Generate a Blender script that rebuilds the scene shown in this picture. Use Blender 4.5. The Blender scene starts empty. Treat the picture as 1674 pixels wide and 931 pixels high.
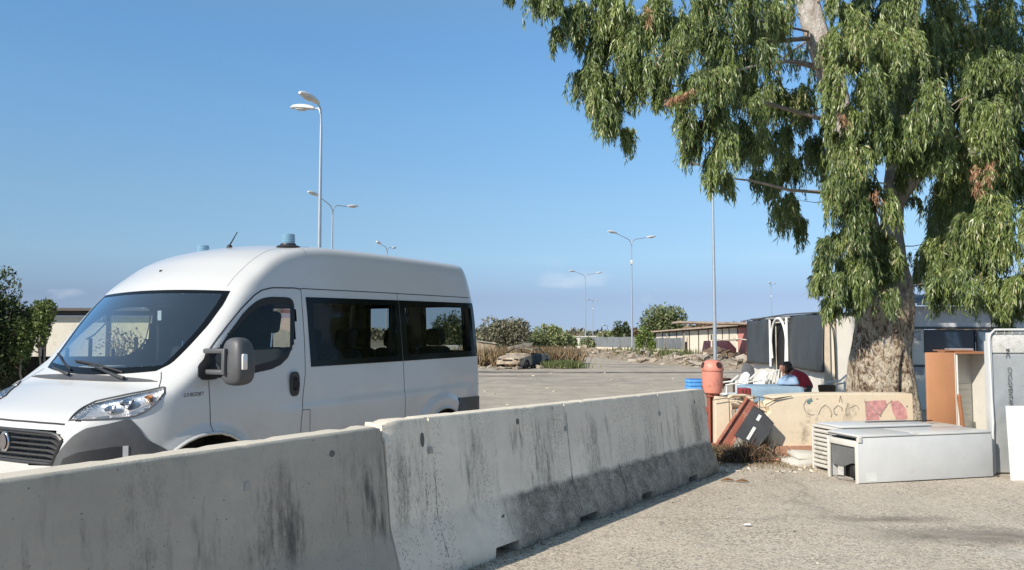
import bpy, bmesh, math, random
import numpy as np
from mathutils import Vector, Matrix, noise as mnoise
from mathutils.bvhtree import BVHTree
random.seed(7); rng = np.random.default_rng(7)
S = bpy.context.scene; COL = S.collection
R = math.radians
# ---------------------------------------------------------------- camera
CAM_H = 1.6; FPX = 1340.0; PITCH = math.atan((548-465.5)/FPX)
cam_d = bpy.data.cameras.new('camera'); cam = bpy.data.objects.new('camera', cam_d); COL.objects.link(cam)
cam.location = (0, 0, CAM_H); cam.rotation_euler = (R(90)+PITCH, 0, 0)
cam_d.sensor_width = 36; cam_d.lens = 36*FPX/1674; cam_d.clip_start = .05; cam_d.clip_end = 9000
S.camera = cam
# ---------------------------------------------------------------- world, sun
SUN_EL = R(33); SUN_AZ = R(224)          # azimuth measured clockwise from +Y (north)
w = bpy.data.worlds.new('World'); S.world = w; w.use_nodes = True
nt = w.node_tree; nt.nodes.clear()
sky = nt.nodes.new('ShaderNodeTexSky'); sky.sky_type = 'NISHITA'; sky.sun_disc = False
sky.sun_elevation = SUN_EL; sky.sun_rotation = SUN_AZ
sky.air_density = 1.0; sky.dust_density = 0.2; sky.ozone_density = 2.0; sky.altitude = 3000
bg = nt.nodes.new('ShaderNodeBackground'); bg.inputs[1].default_value = 0.15
wo = nt.nodes.new('ShaderNodeOutputWorld')
# faint low clouds near the horizon
tc = nt.nodes.new('ShaderNodeTexCoord'); mp = nt.nodes.new('ShaderNodeMapping'); mp.inputs['Scale'].default_value = (1, 1, 2.6)
nz = nt.nodes.new('ShaderNodeTexNoise'); nz.inputs['Scale'].default_value = 9; nz.inputs['Detail'].default_value = 6
rp = nt.nodes.new('ShaderNodeValToRGB'); rp.color_ramp.elements[0].position = .6; rp.color_ramp.elements[1].position = .78
sx = nt.nodes.new('ShaderNodeSeparateXYZ')
band = nt.nodes.new('ShaderNodeMapRange'); band.inputs[1].default_value = .015; band.inputs[2].default_value = .045
band2 = nt.nodes.new('ShaderNodeMapRange'); band2.inputs[1].default_value = .10; band2.inputs[2].default_value = .06
mu = nt.nodes.new('ShaderNodeMath'); mu.operation = 'MULTIPLY'; mu2 = nt.nodes.new('ShaderNodeMath'); mu2.operation = 'MULTIPLY'
mu3 = nt.nodes.new('ShaderNodeMath'); mu3.operation = 'MULTIPLY'; mu3.inputs[1].default_value = .45
mx = nt.nodes.new('ShaderNodeMixRGB'); mx.inputs[2].default_value = (4.4, 4.7, 5.1, 1)
L = nt.links.new
L(tc.outputs['Generated'], mp.inputs[0]); L(mp.outputs[0], nz.inputs[0]); L(nz.outputs[0], rp.inputs[0])
L(tc.outputs['Generated'], sx.inputs[0]); L(sx.outputs[2], band.inputs[0]); L(sx.outputs[2], band2.inputs[0])
L(band.outputs[0], mu.inputs[0]); L(band2.outputs[0], mu.inputs[1]); L(mu.outputs[0], mu2.inputs[0]); L(rp.outputs[0], mu2.inputs[1])
L(mu2.outputs[0], mu3.inputs[0]); L(mu3.outputs[0], mx.inputs[0])
tr_ = nt.nodes.new('ShaderNodeValToRGB'); els = tr_.color_ramp.elements      # colour of the air by height above the horizon
stops = [(0.0127, (0.0786, 0.0932, 0.1449)), (0.0461, (0.1063, 0.1073, 0.1368)), (0.0932, (0.1757, 0.1845, 0.1825)), (0.1605, (0.2228, 0.2432, 0.2274)), (0.2576, (0.2533, 0.3107, 0.3003)), (0.3395, (0.2611, 0.3429, 0.3464)), (0.66, (0.6, 0.53, 0.39))]
while len(els) < len(stops): els.new(.5)
for e, (p, c) in zip(els, stops): e.position = p; e.color = (*c, 1)
vm = nt.nodes.new('ShaderNodeVectorMath'); vm.operation = 'MULTIPLY'; vs_ = nt.nodes.new('ShaderNodeVectorMath'); vs_.operation = 'SCALE'; vs_.inputs[3].default_value = 3.0
L(sx.outputs[2], tr_.inputs[0]); L(sky.outputs[0], vm.inputs[0]); L(tr_.outputs[0], vm.inputs[1]); L(vm.outputs[0], vs_.inputs[0]); L(vs_.outputs[0], mx.inputs[1])
L(mx.outputs[0], bg.inputs[0]); L(bg.outputs[0], wo.inputs[0])
sd = bpy.data.lights.new('sun', 'SUN'); sd.energy = 4.8; sd.angle = R(.53); sd.color = (1, .915, .79)
sun = bpy.data.objects.new('sun', sd); COL.objects.link(sun)
sdir = Vector((math.sin(SUN_AZ)*math.cos(SUN_EL), math.cos(SUN_AZ)*math.cos(SUN_EL), math.sin(SUN_EL)))
sun.rotation_euler = sdir.to_track_quat('Z', 'Y').to_euler(); sun.location = (-20, -20, 30)
S.view_settings.view_transform = 'Standard'; S.view_settings.look = 'None'; S.view_settings.gamma = 1
S.view_settings.exposure = 0.4
try:
    S.cycles.max_bounces = 8; S.cycles.transparent_max_bounces = 16; S.cycles.caustics_reflective = False; S.cycles.caustics_refractive = False
except Exception: pass

# ---------------------------------------------------------------- helpers
def ray(u, v):
    x = (u-837)/FPX; y = -(v-465.5)/FPX
    return Vector((x, math.cos(PITCH)-y*math.sin(PITCH), math.sin(PITCH)+y*math.cos(PITCH)))
def at(u, v, Y):                     # survey point seen at (u, v) in the photograph, Y metres ahead
    d = ray(u, v); return Vector((0, 0, CAM_H)) + d*(Y/d.y)
JX, JY = -.79, 5.01; BD = Vector((.523, .852, 0)).normalized()     # barrier joint and direction
BN = Vector((BD.y, -BD.x, 0))
def zg(x, y):
    s = (x-JX)*BD.x+(y-JY)*BD.y; q = (x-JX)*BN.x+(y-JY)*BN.y
    z = .075-.0219*min(max(s, 0), 6)
    t = min(max((-q-.35)/.9, 0), 1)*min(max((9-s)/3, 0), 1); t = t*t*(3-2*t)
    return z-.10*t
def tag(o, label=None, cat=None, group=None, kind=None):
    for k, v in (('label', label), ('category', cat), ('group', group), ('kind', kind)):
        if v: o[k] = v
    return o
def empty(name, loc=(0, 0, 0), rot=(0, 0, 0), **kw):
    o = bpy.data.objects.new(name, None); COL.objects.link(o); o.location = loc; o.rotation_euler = rot
    o.empty_display_size = .1
    return tag(o, **kw)
def mobj(name, mesh, m=None, parent=None, smooth=None, **kw):
    o = bpy.data.objects.new(name, mesh); COL.objects.link(o)
    if m is not None:
        for mm in (m if isinstance(m, (list, tuple)) else [m]): mesh.materials.append(mm)
    if parent: o.parent = parent
    if smooth is not None and len(mesh.polygons):
        mesh.polygons.foreach_set('use_smooth', [True]*len(mesh.polygons))
        if smooth < 180:
            try: mesh.set_sharp_from_angle(angle=R(smooth))
            except Exception: pass
    return tag(o, **kw)
def pyd(verts, faces):
    me = bpy.data.meshes.new('mesh'); me.from_pydata([tuple(v) for v in verts], [], [tuple(f) for f in faces]); me.update(); return me
def npmesh(V, F):
    """V (n,3), F (m,k) all faces with k corners"""
    me = bpy.data.meshes.new('mesh'); V = np.ascontiguousarray(V, dtype=np.float32); F = np.ascontiguousarray(F, dtype=np.int32)
    m, k = F.shape
    me.vertices.add(len(V)); me.vertices.foreach_set('co', V.ravel())
    me.loops.add(m*k); me.loops.foreach_set('vertex_index', F.ravel())
    me.polygons.add(m); me.polygons.foreach_set('loop_start', np.arange(0, m*k, k, dtype=np.int32))
    try: me.polygons.foreach_set('loop_total', np.full(m, k, dtype=np.int32))
    except Exception: pass
    me.update(calc_edges=True); me.validate(); return me
class MB:
    """collects shapes into one mesh"""
    def __init__(s): s.v = []; s.f = []
    def add(s, v, f):
        b = len(s.v); s.v += [tuple(p) for p in v]; s.f += [tuple(i+b for i in q) for q in f]; return s
    def box(s, c, d, rz=0, M=None, jit=0):
        c = Vector(c); v = []
        m = Matrix.Rotation(rz, 3, 'Z') if M is None else M
        for i in range(8):
            p = Vector(((i & 1)-.5, ((i >> 1) & 1)-.5, ((i >> 2) & 1)-.5))
            p = Vector((p.x*d[0], p.y*d[1], p.z*d[2]))
            if jit: p += Vector([random.uniform(-jit, jit) for _ in range(3)])
            v.append(c+m@p)
        return s.add(v, [(0, 2, 3, 1), (4, 5, 7, 6), (0, 1, 5, 4), (2, 6, 7, 3), (0, 4, 6, 2), (1, 3, 7, 5)])
    def bbox(s, c, d, b=.01, rz=0, M=None):          # box with chamfered edges
        m = Matrix.Rotation(rz, 3, 'Z') if M is None else M
        bm = bmesh.new(); bmesh.ops.create_cube(bm, size=1)
        for v in bm.verts: v.co = Vector((v.co.x*d[0], v.co.y*d[1], v.co.z*d[2]))
        bmesh.ops.bevel(bm, geom=list(bm.edges), offset=min(b, min(d)*.45), segments=2, affect='EDGES', profile=.5)
        s.add([Vector(c)+m@v.co for v in bm.verts], [[v.index for v in f.verts] for f in bm.faces]); bm.free(); return s
    def tube(s, pts, r, n=8, cap=True):
        pts = [Vector(p) for p in pts]; rs = r if isinstance(r, (list, tuple)) else [r]*len(pts)
        v = []; f = []; ref = None
        for i, p in enumerate(pts):
            t = (pts[min(i+1, len(pts)-1)]-pts[max(i-1, 0)]).normalized()
            if ref is None:
                ref = Vector((0, 0, 1)) if abs(t.z) < .9 else Vector((1, 0, 0))
            a = t.cross(ref)
            if a.length < 1e-4: a = t.cross(Vector((.3, 1, .2)))
            a.normalize(); b = t.cross(a).normalized(); ref = -b if abs(t.dot(b)) < .9 else ref
            ref = a.cross(t)
            for k in range(n):
                an = 2*math.pi*k/n; v.append(p+(a*math.cos(an)+b*math.sin(an))*rs[i])
        for i in range(len(pts)-1):
            for k in range(n):
                k2 = (k+1) % n; f.append((i*n+k, i*n+k2, (i+1)*n+k2, (i+1)*n+k))
        if cap: f.append(tuple(range(n))[::-1]); f.append(tuple((len(pts)-1)*n+k for k in range(n)))
        return s.add(v, f)
    def lathe(s, prof, n=16, c=(0, 0, 0), M=None):
        v = []; f = []; c = Vector(c)
        for (r, z) in prof:
            for k in range(n):
                a = 2*math.pi*k/n; p = Vector((r*math.cos(a), r*math.sin(a), z)); v.append(c+(M@p if M else p))
        for i in range(len(prof)-1):
            for k in range(n):
                k2 = (k+1) % n; f.append((i*n+k, i*n+k2, (i+1)*n+k2, (i+1)*n+k))
        f.append(tuple(range(n))[::-1]); f.append(tuple((len(prof)-1)*n+k for k in range(n)))
        return s.add(v, f)
    def prism(s, poly, h, M=None, o=(0, 0, 0)):      # poly (a,b) in local XZ, thickness h along local Y
        n = len(poly); o = Vector(o); T = (lambda p: o+(M@p if M else p))
        v = [T(Vector((a, 0, b))) for a, b in poly]+[T(Vector((a, h, b))) for a, b in poly]
        f = [tuple(range(n)), tuple(range(2*n-1, n-1, -1))]+[(i, i+n, (i+1) % n+n, (i+1) % n) for i in range(n)]
        return s.add(v, f)
    def grid(s, P, closed=False):                    # P rows of points
        nr = len(P); nc = len(P[0]); v = [p for r_ in P for p in r_]; f = []
        for i in range(nr-1):
            for j in range(nc-(0 if closed else 1)):
                j2 = (j+1) % nc; f.append((i*nc+j, i*nc+j2, (i+1)*nc+j2, (i+1)*nc+j))
        return s.add(v, f)
    def build(s, name, m, parent=None, smooth=None, **kw):
        me = pyd(s.v, s.f)
        bm = bmesh.new(); bm.from_mesh(me); bmesh.ops.recalc_face_normals(bm, faces=bm.faces); bm.to_mesh(me); bm.free()
        return mobj(name, me, m, parent, smooth, **kw)
def copy_tree(o, parent=None, first=True):
    c = o.copy(); COL.objects.link(c)
    if parent: c.parent = parent
    for ch in list(o.children): copy_tree(ch, c, False)
    return c
def bevel_mod(o, wd=.006, seg=2):
    b = o.modifiers.new('bevel', 'BEVEL'); b.width = wd; b.segments = seg; b.limit_method = 'ANGLE'; b.angle_limit = R(40); return o

# ---------------------------------------------------------------- materials
class NT:
    def __init__(s, name):
        s.m = bpy.data.materials.new(name); s.m.use_nodes = True; s.t = s.m.node_tree; s.b = s.t.nodes['Principled BSDF']
        s.out = s.t.nodes['Material Output']
    def n(s, typ, props=None, **ins):
        nd = s.t.nodes.new(typ)
        for k, v in (props or {}).items(): setattr(nd, k, v)
        for k, v in ins.items():
            k = int(k[1:]) if k[0] == 'i' and k[1:].isdigit() else k.replace('_', ' ')
            if hasattr(v, 'type') and hasattr(v, 'node'): s.t.links.new(v, nd.inputs[k])
            else: nd.inputs[k].default_value = v
        return nd
    def coord(s, scale=(1, 1, 1), kind='Object', rot=(0, 0, 0)):
        tc = s.n('ShaderNodeTexCoord'); return s.n('ShaderNodeMapping', Vector=tc.outputs[kind], Scale=scale, Rotation=rot).outputs[0]
    def noise(s, vec, scale, detail=5, rough=.55, dist=0):
        return s.n('ShaderNodeTexNoise', Vector=vec, Scale=scale, Detail=detail, Roughness=rough, Distortion=dist).outputs[0]
    def vor(s, vec, scale, feat='F1', out=0, rnd=1.):
        return s.n('ShaderNodeTexVoronoi', {'feature': feat}, Vector=vec, Scale=scale, Randomness=rnd).outputs[out]
    def ramp(s, fac, stops):
        r = s.n('ShaderNodeValToRGB', Fac=fac).color_ramp; nd = s.t.nodes[-1]
        while len(r.elements) < len(stops): r.elements.new(.5)
        for e, (p, c) in zip(r.elements, stops):
            e.position = p; e.color = (c, c, c, 1) if isinstance(c, (int, float)) else (*c, 1)
        return nd.outputs[0]
    def mix(s, fac, a, b, mode='MIX'):
        c = lambda q: (*q, 1) if isinstance(q, tuple) and len(q) == 3 else q
        return s.n('ShaderNodeMixRGB', {'blend_type': mode}, i0=fac, i1=c(a), i2=c(b)).outputs[0]
    def math(s, op, a, b=0., clamp=False):
        return s.n('ShaderNodeMath', {'operation': op, 'use_clamp': clamp}, i0=a, i1=b).outputs[0]
    def bump(s, h, strength=.3, dist=.01):
        return s.n('ShaderNodeBump', Height=h, Strength=strength, Distance=dist).outputs[0]
    def set(s, **k):
        for a, v in k.items():
            a = a.replace('_', ' ')
            if hasattr(v, 'type') and hasattr(v, 'node'): s.t.links.new(v, s.b.inputs[a])
            else: s.b.inputs[a].default_value = (*v, 1) if isinstance(v, tuple) and len(v) == 3 else v
        return s
M_ = {}
def plain(name, col, rough=.5, metal=0, var=.12, vs=6, bump=.0, bs=60, spec=.5, **k):
    """painted, plastic or cloth surface: a base colour with soft wear in it"""
    if name in M_: return M_[name]
    t = NT(name); v = t.coord()
    f = t.noise(v, vs, 6, .6); c = t.mix(t.ramp(f, [(.3, 0.), (.72, 1.)]), tuple(x*(1-var) for x in col), tuple(min(1, x*(1+var)) for x in col))
    t.set(Base_Color=c, Roughness=rough, Metallic=metal, Specular_IOR_Level=spec, **k)
    if bump: t.set(Normal=t.bump(t.noise(v, bs, 4), bump, .01))
    M_[name] = t.m; return t.m
def weathered(name, col, dirt, amount=.5, scale=3, rough=.7, metal=0, streak=1., bump=.25, bs=40):
    """surface with stains (streak > 1 draws them out downwards)"""
    if name in M_: return M_[name]
    t = NT(name); v = t.coord((1, 1, 1/streak)); v2 = t.coord()
    a = t.noise(v, scale, 8, .65); b = t.noise(v2, scale*7, 6, .7)
    m = t.math('ADD', t.math('MULTIPLY', a, .7), t.math('MULTIPLY', b, .3))
    f = t.ramp(m, [(.62-.25*amount, 0.), (.72-.2*amount, 1.)])
    base = t.mix(t.noise(v2, scale*2, 4), tuple(x*.86 for x in col), tuple(min(1, x*1.1) for x in col))
    t.set(Base_Color=t.mix(t.math('MULTIPLY', f, .85), base, dirt), Roughness=rough, Metallic=metal, Normal=t.bump(t.noise(v2, bs, 6, .7), bump, .01))
    M_[name] = t.m; return t.m
def glass(name, tint, refl=1.0, rough=0.02):
    if name in M_: return M_[name]
    t = NT(name); t.t.nodes.remove(t.b)
    tr = t.n('ShaderNodeBsdfTransparent', Color=(*tint, 1)); gl = t.n('ShaderNodeBsdfGlossy', Color=(1, 1, 1, 1), Roughness=rough)
    lw = t.n('ShaderNodeFresnel', IOR=1.5); fc = t.math('MULTIPLY', lw.outputs[0], refl, True)
    mxs = t.n('ShaderNodeMixShader', i0=fc, i1=tr.outputs[0], i2=gl.outputs[0]); t.t.links.new(mxs.outputs[0], t.out.inputs[0])
    M_[name] = t.m; return t.m
# ================================================================ minibus
PC = {}
def pchip(x, xs, ys):
    """monotone cubic interpolation, vectorised"""
    key = (len(xs), xs[1], ys[0], ys[-1])
    if key not in PC: PC[key] = pslopes(xs, ys)
    xs, ys, h, m = PC[key]
    x = np.clip(x, xs[0], xs[-1]); i = np.clip(np.searchsorted(xs, x)-1, 0, len(xs)-2)
    t = (x-xs[i])/h[i]; t2 = t*t; t3 = t2*t
    return ys[i]*(2*t3-3*t2+1)+h[i]*m[i]*(t3-2*t2+t)+ys[i+1]*(-2*t3+3*t2)+h[i]*m[i+1]*(t3-t2)
def pslopes(xs, ys):
    xs = np.array(xs, float); ys = np.array(ys, float); h = np.diff(xs); d = np.diff(ys)/h
    m = np.zeros_like(ys); m[0] = d[0]; m[-1] = d[-1]
    for i in range(1, len(xs)-1):
        if d[i-1]*d[i] > 0:
            w1 = 2*h[i]+h[i-1]; w2 = h[i]+2*h[i-1]; m[i] = (w1+w2)/(w1/d[i-1]+w2/d[i])
    return xs, ys, h, m
TX = [.20, .38, .50, .65, .80, .92, 1.00, 1.58, 1.68, 1.84, 2.02, 2.25, 2.55, 2.9, 3.5, 5.0, 5.5]
TZ = [.86, 1.065, 1.13, 1.20, 1.265, 1.315, 1.385, 2.04, 2.135, 2.25, 2.355, 2.44, 2.495, 2.515, 2.52, 2.505, 2.49]
WZ = [.2, .32, .45, .75, 1.0, 1.3, 1.6, 1.98, 2.06, 2.2, 2.4, 2.6]
WW = [.93, .99, 1.01, 1.02, 1.022, 1.005, .975, .930, .910, .885, .842, .79]
FWX, RWX, WHR = 1.28, 4.50, .345
def vf(p):
    x, y, z = p[..., 0], p[..., 1], p[..., 2]; ay = np.abs(y)
    xb = x-.085*(ay/.85)**2*np.clip((z-1.2)/.25, 0, 1)*np.clip((2.9-x)/1.0, 0, 1)
    T = pchip(xb, TX, TZ); dT = (pchip(xb+.02, TX, TZ)-pchip(xb-.02, TX, TZ))/.04
    gt = (z-(T-.05*(ay/.8)**2))/np.sqrt(1+dT*dT)
    W = pchip(z, WZ, WW)-.05*np.clip((1.35-x)/.9, 0, 1)**2
    for cx_ in (FWX, RWX):
        r_ = np.hypot(x-cx_, z-.38); W = W+.030*np.clip((.60-r_)/.055, 0, 1)
    W = W+.011*np.clip((1.06-z)/.05, 0, 1)*np.clip((x-1.9)/.3, 0, 1)*np.clip((5.2-x)/.2, 0, 1)
    gs = ay-W
    nx = pchip(z, [.2, .32, .5, .72, .95, 1.1], [.42, .35, .335, .345, .37, .40])+.05*(ay/.6)**2+2.0*np.clip(ay-.55, 0, 1)**2
    gf = (nx-x)/np.sqrt(1+(4.0*np.clip(ay-.55, 0, 1))**2)
    gr = x-(pchip(z, [.2, 1.3, 2.0, 2.45, 2.6], [5.43, 5.43, 5.41, 5.31, 5.22])-.07*(ay/.9)**4)
    gb = .26-z
    k = .033; G = np.stack([gt, gs, gf, gr, gb]); mxx = G.max(0)
    return mxx+k*np.log(np.exp((G-mxx)/k).sum(0))
def van_body_grid(h=.027):
    lo = np.array([.30, -1.08, .22]); hi = np.array([5.50, 1.08, 2.56]); n = np.round((hi-lo)/h).astype(int)
    V = []; F = []; off = 0
    for ax in range(3):
        a, b = [(1, 2), (2, 0), (0, 1)][ax]
        for side in (0, 1):
            ia, ib = np.meshgrid(np.linspace(lo[a], hi[a], n[a]+1), np.linspace(lo[b], hi[b], n[b]+1), indexing='ij')
            P = np.zeros(ia.shape+(3,)); P[..., a] = ia; P[..., b] = ib; P[..., ax] = (lo, hi)[side][ax]
            idx = np.arange(ia.size).reshape(ia.shape)+off
            q = np.stack([idx[:-1, :-1], idx[1:, :-1], idx[1:, 1:], idx[:-1, 1:]], -1).reshape(-1, 4)
            F.append(q if side else q[:, ::-1]); V.append(P.reshape(-1, 3)); off += ia.size
    V = np.concatenate(V); F = np.concatenate(F)
    key = np.round(V/1e-4).astype(np.int64); _, first, inv = np.unique(key, axis=0, return_index=True, return_inverse=True)
    V = V[first]; F = inv.reshape(-1)[F]
    sp = np.stack([np.clip(V[:, 0], 1.05, 4.8), 0*V[:, 1], 0*V[:, 2]+1.0], -1)
    t0 = np.zeros(len(V)); t1 = np.full(len(V), 1.15)
    for _ in range(26):
        tm = (t0+t1)/2; inside = vf(sp+(V-sp)*tm[:, None]) < 0
        t0 = np.where(inside, tm, t0); t1 = np.where(inside, t1, tm)
    return sp+(V-sp)*t0[:, None], F
VV, VF = van_body_grid()
VGR = np.zeros_like(VV)
for _j in range(3):
    _e = np.zeros(3); _e[_j] = .004; VGR[:, _j] = vf(VV+_e)-vf(VV-_e)
VGR /= np.linalg.norm(VGR, axis=1)[:, None]; VFN = VGR[VF].mean(1)
VBVH = BVHTree.FromPolygons([Vector(p) for p in VV.tolist()], VF.tolist())
VAN_LOC = (-3.8237, 5.6803, -.0702); VAN_ROT = (0, -R(.747), math.atan2(.87606, .48202))
VMAT = Matrix.Translation(VAN_LOC) @ (Matrix.Rotation(VAN_ROT[2], 4, 'Z') @ Matrix.Rotation(VAN_ROT[1], 4, 'Y'))
def carpaint(name, col):
    t = NT(name); v = t.coord(); n = t.noise(v, 1.6, 5, .6); d = t.noise(v, 30, 4, .7)
    z = t.n('ShaderNodeSeparateXYZ', i0=v).outputs[2]
    low = t.n('ShaderNodeMapRange', i0=z, i1=1.15, i2=.45).outputs[0]
    f = t.math('MULTIPLY', t.ramp(t.math('ADD', t.math('MULTIPLY', n, .6), t.math('MULTIPLY', d, .4)), [(.42, 0.), (.7, 1.)]), t.math('ADD', t.math('MULTIPLY', low, .55), .10))
    c = t.mix(f, col, (.33, .29, .25))
    geo = t.n('ShaderNodeNewGeometry').outputs['Backfacing']
    t.set(Base_Color=t.mix(geo, c, (.018, .018, .02)), Roughness=t.mix(f, (.28, .28, .28), (.6, .6, .6)), Coat_Weight=.5, Coat_Roughness=.06, Normal=t.bump(t.noise(v, 2.2, 2), .05, .02))
    return t.m
WHITE = carpaint('van_white_paint', (.54, .54, .53))
BLK = plain('black_plastic', (.022, .022, .024), .45, bump=.1, bs=300)
GRYP = plain('grey_bumper_plastic', (.075, .077, .082), .5, var=.2, bump=.1, bs=250)
RUB = plain('black_rubber', (.012, .012, .013), .6)
FRIT = plain('black_glass_border', (.004, .005, .006), .12, var=.02, spec=.18)
CHR = plain('chrome', (.62, .62, .64), .12, 1, var=.03)
ALU = plain('silver_reflector', (.86, .86, .87), .3, .75, var=.03, bump=.6, bs=30)
SEATM = plain('seat_fabric', (.012, .012, .015), .9, bump=.3, bs=120)
DASH = plain('dashboard_plastic', (.035, .037, .042), .6)
TRIM = plain('interior_trim', (.03, .03, .03), .8)
WGL = glass('windscreen_glass', (.74, .82, .86), 3.0)
DGL = glass('door_glass', (.74, .78, .78), .5)
TGL = glass('tinted_glass', (.62, .66, .66), .35)
LGL = glass('lamp_lens', (.96, .97, .98), .8)
BEAC = plain('beacon_lens_plastic', (.20, .36, .50), .08, var=.05, Alpha=.82)

van = empty('minibus', VAN_LOC, VAN_ROT, label='white high-roof minibus with two beacons, parked behind the concrete barriers', cat='minibus')
def resample(pts, n):
    pts = [Vector(p) for p in pts]; d = [0]
    for a, b in zip(pts, pts[1:]): d.append(d[-1]+(b-a).length)
    out = []; k = 0
    us = n if isinstance(n, (list, np.ndarray)) else [i/(n-1) for i in range(n)]
    for u in us:
        t = u*d[-1]; k = 0
        while k < len(d)-2 and d[k+1] < t: k += 1
        out.append(pts[k].lerp(pts[k+1], min(1, (t-d[k])/max(1e-9, d[k+1]-d[k]))))
    return out
def onbody(p, off):
    q, n, i, ds = VBVH.find_nearest(p)
    if off:
        ws = 0.; g = Vector((0, 0, 0))
        for k in VF[i]:
            wt = 1/((Vector(VV[k])-q).length+1e-4); g += Vector(VGR[k])*wt
        n = g.normalized()
    return q+n*off
def patch(top, bot, us, vs, off=.004):
    A = resample(top, us); B = resample(bot, us); nv = vs if isinstance(vs, list) else [i/(vs-1) for i in range(vs)]
    return [[onbody(a.lerp(b, t), off(i/(len(A)-1), t) if callable(off) else off) for i, (a, b) in enumerate(zip(A, B))] for t in nv]
def mir(P, s):
    return P if s < 0 else [[Vector((p.x, -p.y, p.z)) for p in r_] for r_ in P]
def lin(a, b, n): return [a+(b-a)*i/(n-1) for i in range(n)]
CUT = []                                                     # interior samples of openings
def cut(P, both=True):
    for r_ in P:
        for p in r_: CUT.append(p); (CUT.append(Vector((p.x, -p.y, p.z))) if both else None)
def skirt(mb, P, d=.012):                                    # closes a patch down to the body
    e = [P[0][j] for j in range(len(P[0]))]+[r_[-1] for r_ in P[1:]]+P[-1][::-1][1:]+[r_[0] for r_ in P[::-1][1:]]
    lo = [onbody(p, -d) for p in e]; mb.grid([e, lo])
def window(top, bot, bu, bv, nu, nv, gname, gm, off=.005, frit=None, sides=(-1, 1), mirror_pts=True):
    us = [0]+lin(bu, 1-bu, nu)+[1]; vs = [0]+lin(bv, 1-bv, nv)+[1]
    P = patch(top, bot, us, vs, off)
    fine = patch(resample(top, 60), resample(bot, 60), lin(max(bu*.8, .055), 1-max(bu*.8, .055), 70), lin(max(bv*.8, .07), 1-max(bv*.8, .07), 50), 0)
    for s in sides: cut(mir(fine, s), False)
    for s in sides:
        Q = mir(P, s); mb = MB(); gl = MB(); nr = len(Q); nc = len(Q[0]); flat = [p for r_ in Q for p in r_]
        fb = []; fg = []
        for i in range(nr-1):
            for j in range(nc-1):
                q = (i*nc+j, i*nc+j+1, (i+1)*nc+j+1, (i+1)*nc+j)
                (fb if i in (0, nr-2) or j in (0, nc-2) else fg).append(q)
        mb.add(flat, fb); skirt(mb, Q); fr = mb.build('window_surround', frit or FRIT, van, 40)
        gl.add(flat, fg); gl.build(gname, gm, van, 60)
# --- side windows and door windows
Y0 = -1.0
def side(l): return [Vector((x, Y0, z)) for x, z in l]
window(side([(2.43, 1.995), (3.803, 2.0)]), side([(2.43, 1.36), (3.79, 1.357)]), .055, .09, 26, 12, 'side_window', TGL, sides=(-1,))
window(side([(3.812, 2.0), (5.31, 2.0)]), side([(3.80, 1.357), (5.31, 1.357)]), .06, .10, 26, 12, 'side_window', TGL, sides=(-1,))
window(side([(3.72, 2.0), (4.40, 2.0)]), side([(3.72, 1.42), (4.40, 1.42)]), .08, .10, 14, 12, 'side_window', TGL, sides=(1,))
dt = [(1.275, 1.385), (1.31, 1.43), (1.41, 1.55), (1.52, 1.672), (1.67, 1.825), (1.76, 1.895), (1.85, 1.948), (1.93, 1.974), (2.02, 1.985), (2.22, 1.985), (2.262, 1.965), (2.272, 1.92), (2.268, 1.8), (2.25, 1.68)]
db = [(1.265, 1.37), (1.268, 1.345), (1.29, 1.322), (1.5, 1.325), (1.75, 1.34), (1.95, 1.362), (2.06, 1.395), (2.15, 1.452), (2.205, 1.53), (2.235, 1.60), (2.25, 1.68)]
window(side(dt), side(db), .06, .11, 30, 12, 'door_window', DGL, off=.0045, frit=RUB)
for s_ in (-1, 1):
    window([Vector((5.45, s_*y, 2.0)) for y in (.10, .76)], [Vector((5.45, s_*y, 1.37)) for y in (.10, .78)], .09, .08, 12, 10, 'rear_window', TGL, sides=(-1,))
# --- windscreen
WSZ = [2.012, 1.91, 1.74, 1.58, 1.467, 1.404, 1.375]; WSA = [.805, .835, .832, .795, .760, .725, .66]
def wsrow(t):                                               # t 0 top .. 1 bottom
    r_ = []; zt = 2.012; z = zt-t*(zt-1.385); a = float(np.interp(-z, [-q for q in WSZ], WSA))
    for u in lin(-1, 1, 31):
        zz = z+.022*(1-u*u)*(1-t)-t*.035*(1-u*u); p, n, i, d = VBVH.ray_cast(Vector((-1, u*a, zz)), Vector((1, 0, 0)))
        r_.append(p if p else Vector((1.5, u*a, zz)))
    return r_
rows = [wsrow(t) for t in [0, .045]+lin(.12, .88, 12)+[.93, 1]]
rows = [[onbody(p, .005) for p in r_] for r_ in rows]
nr = len(rows); nc = 31; flat = [p for r_ in rows for p in r_]; fb = []; fg = []
for i in range(nr-1):
    for j in range(nc-1):
        (fb if i in (0, nr-2) or j in (0, nc-2) else fg).append((i*nc+j, i*nc+j+1, (i+1)*nc+j+1, (i+1)*nc+j))
mb = MB().add(flat, fb); skirt(mb, rows); mb.build('windscreen_surround', FRIT, van, 40)
MB().add(flat, fg).build('windscreen', WGL, van, 60)
dense = [resample(r_[1:-1], 90) for r_ in rows[1:-1]]
for a, b in zip(dense, dense[1:]):
    for t in (0, .25, .5, .75): cut([[p.lerp(q, t) for p, q in zip(a, b)]], False)
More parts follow.
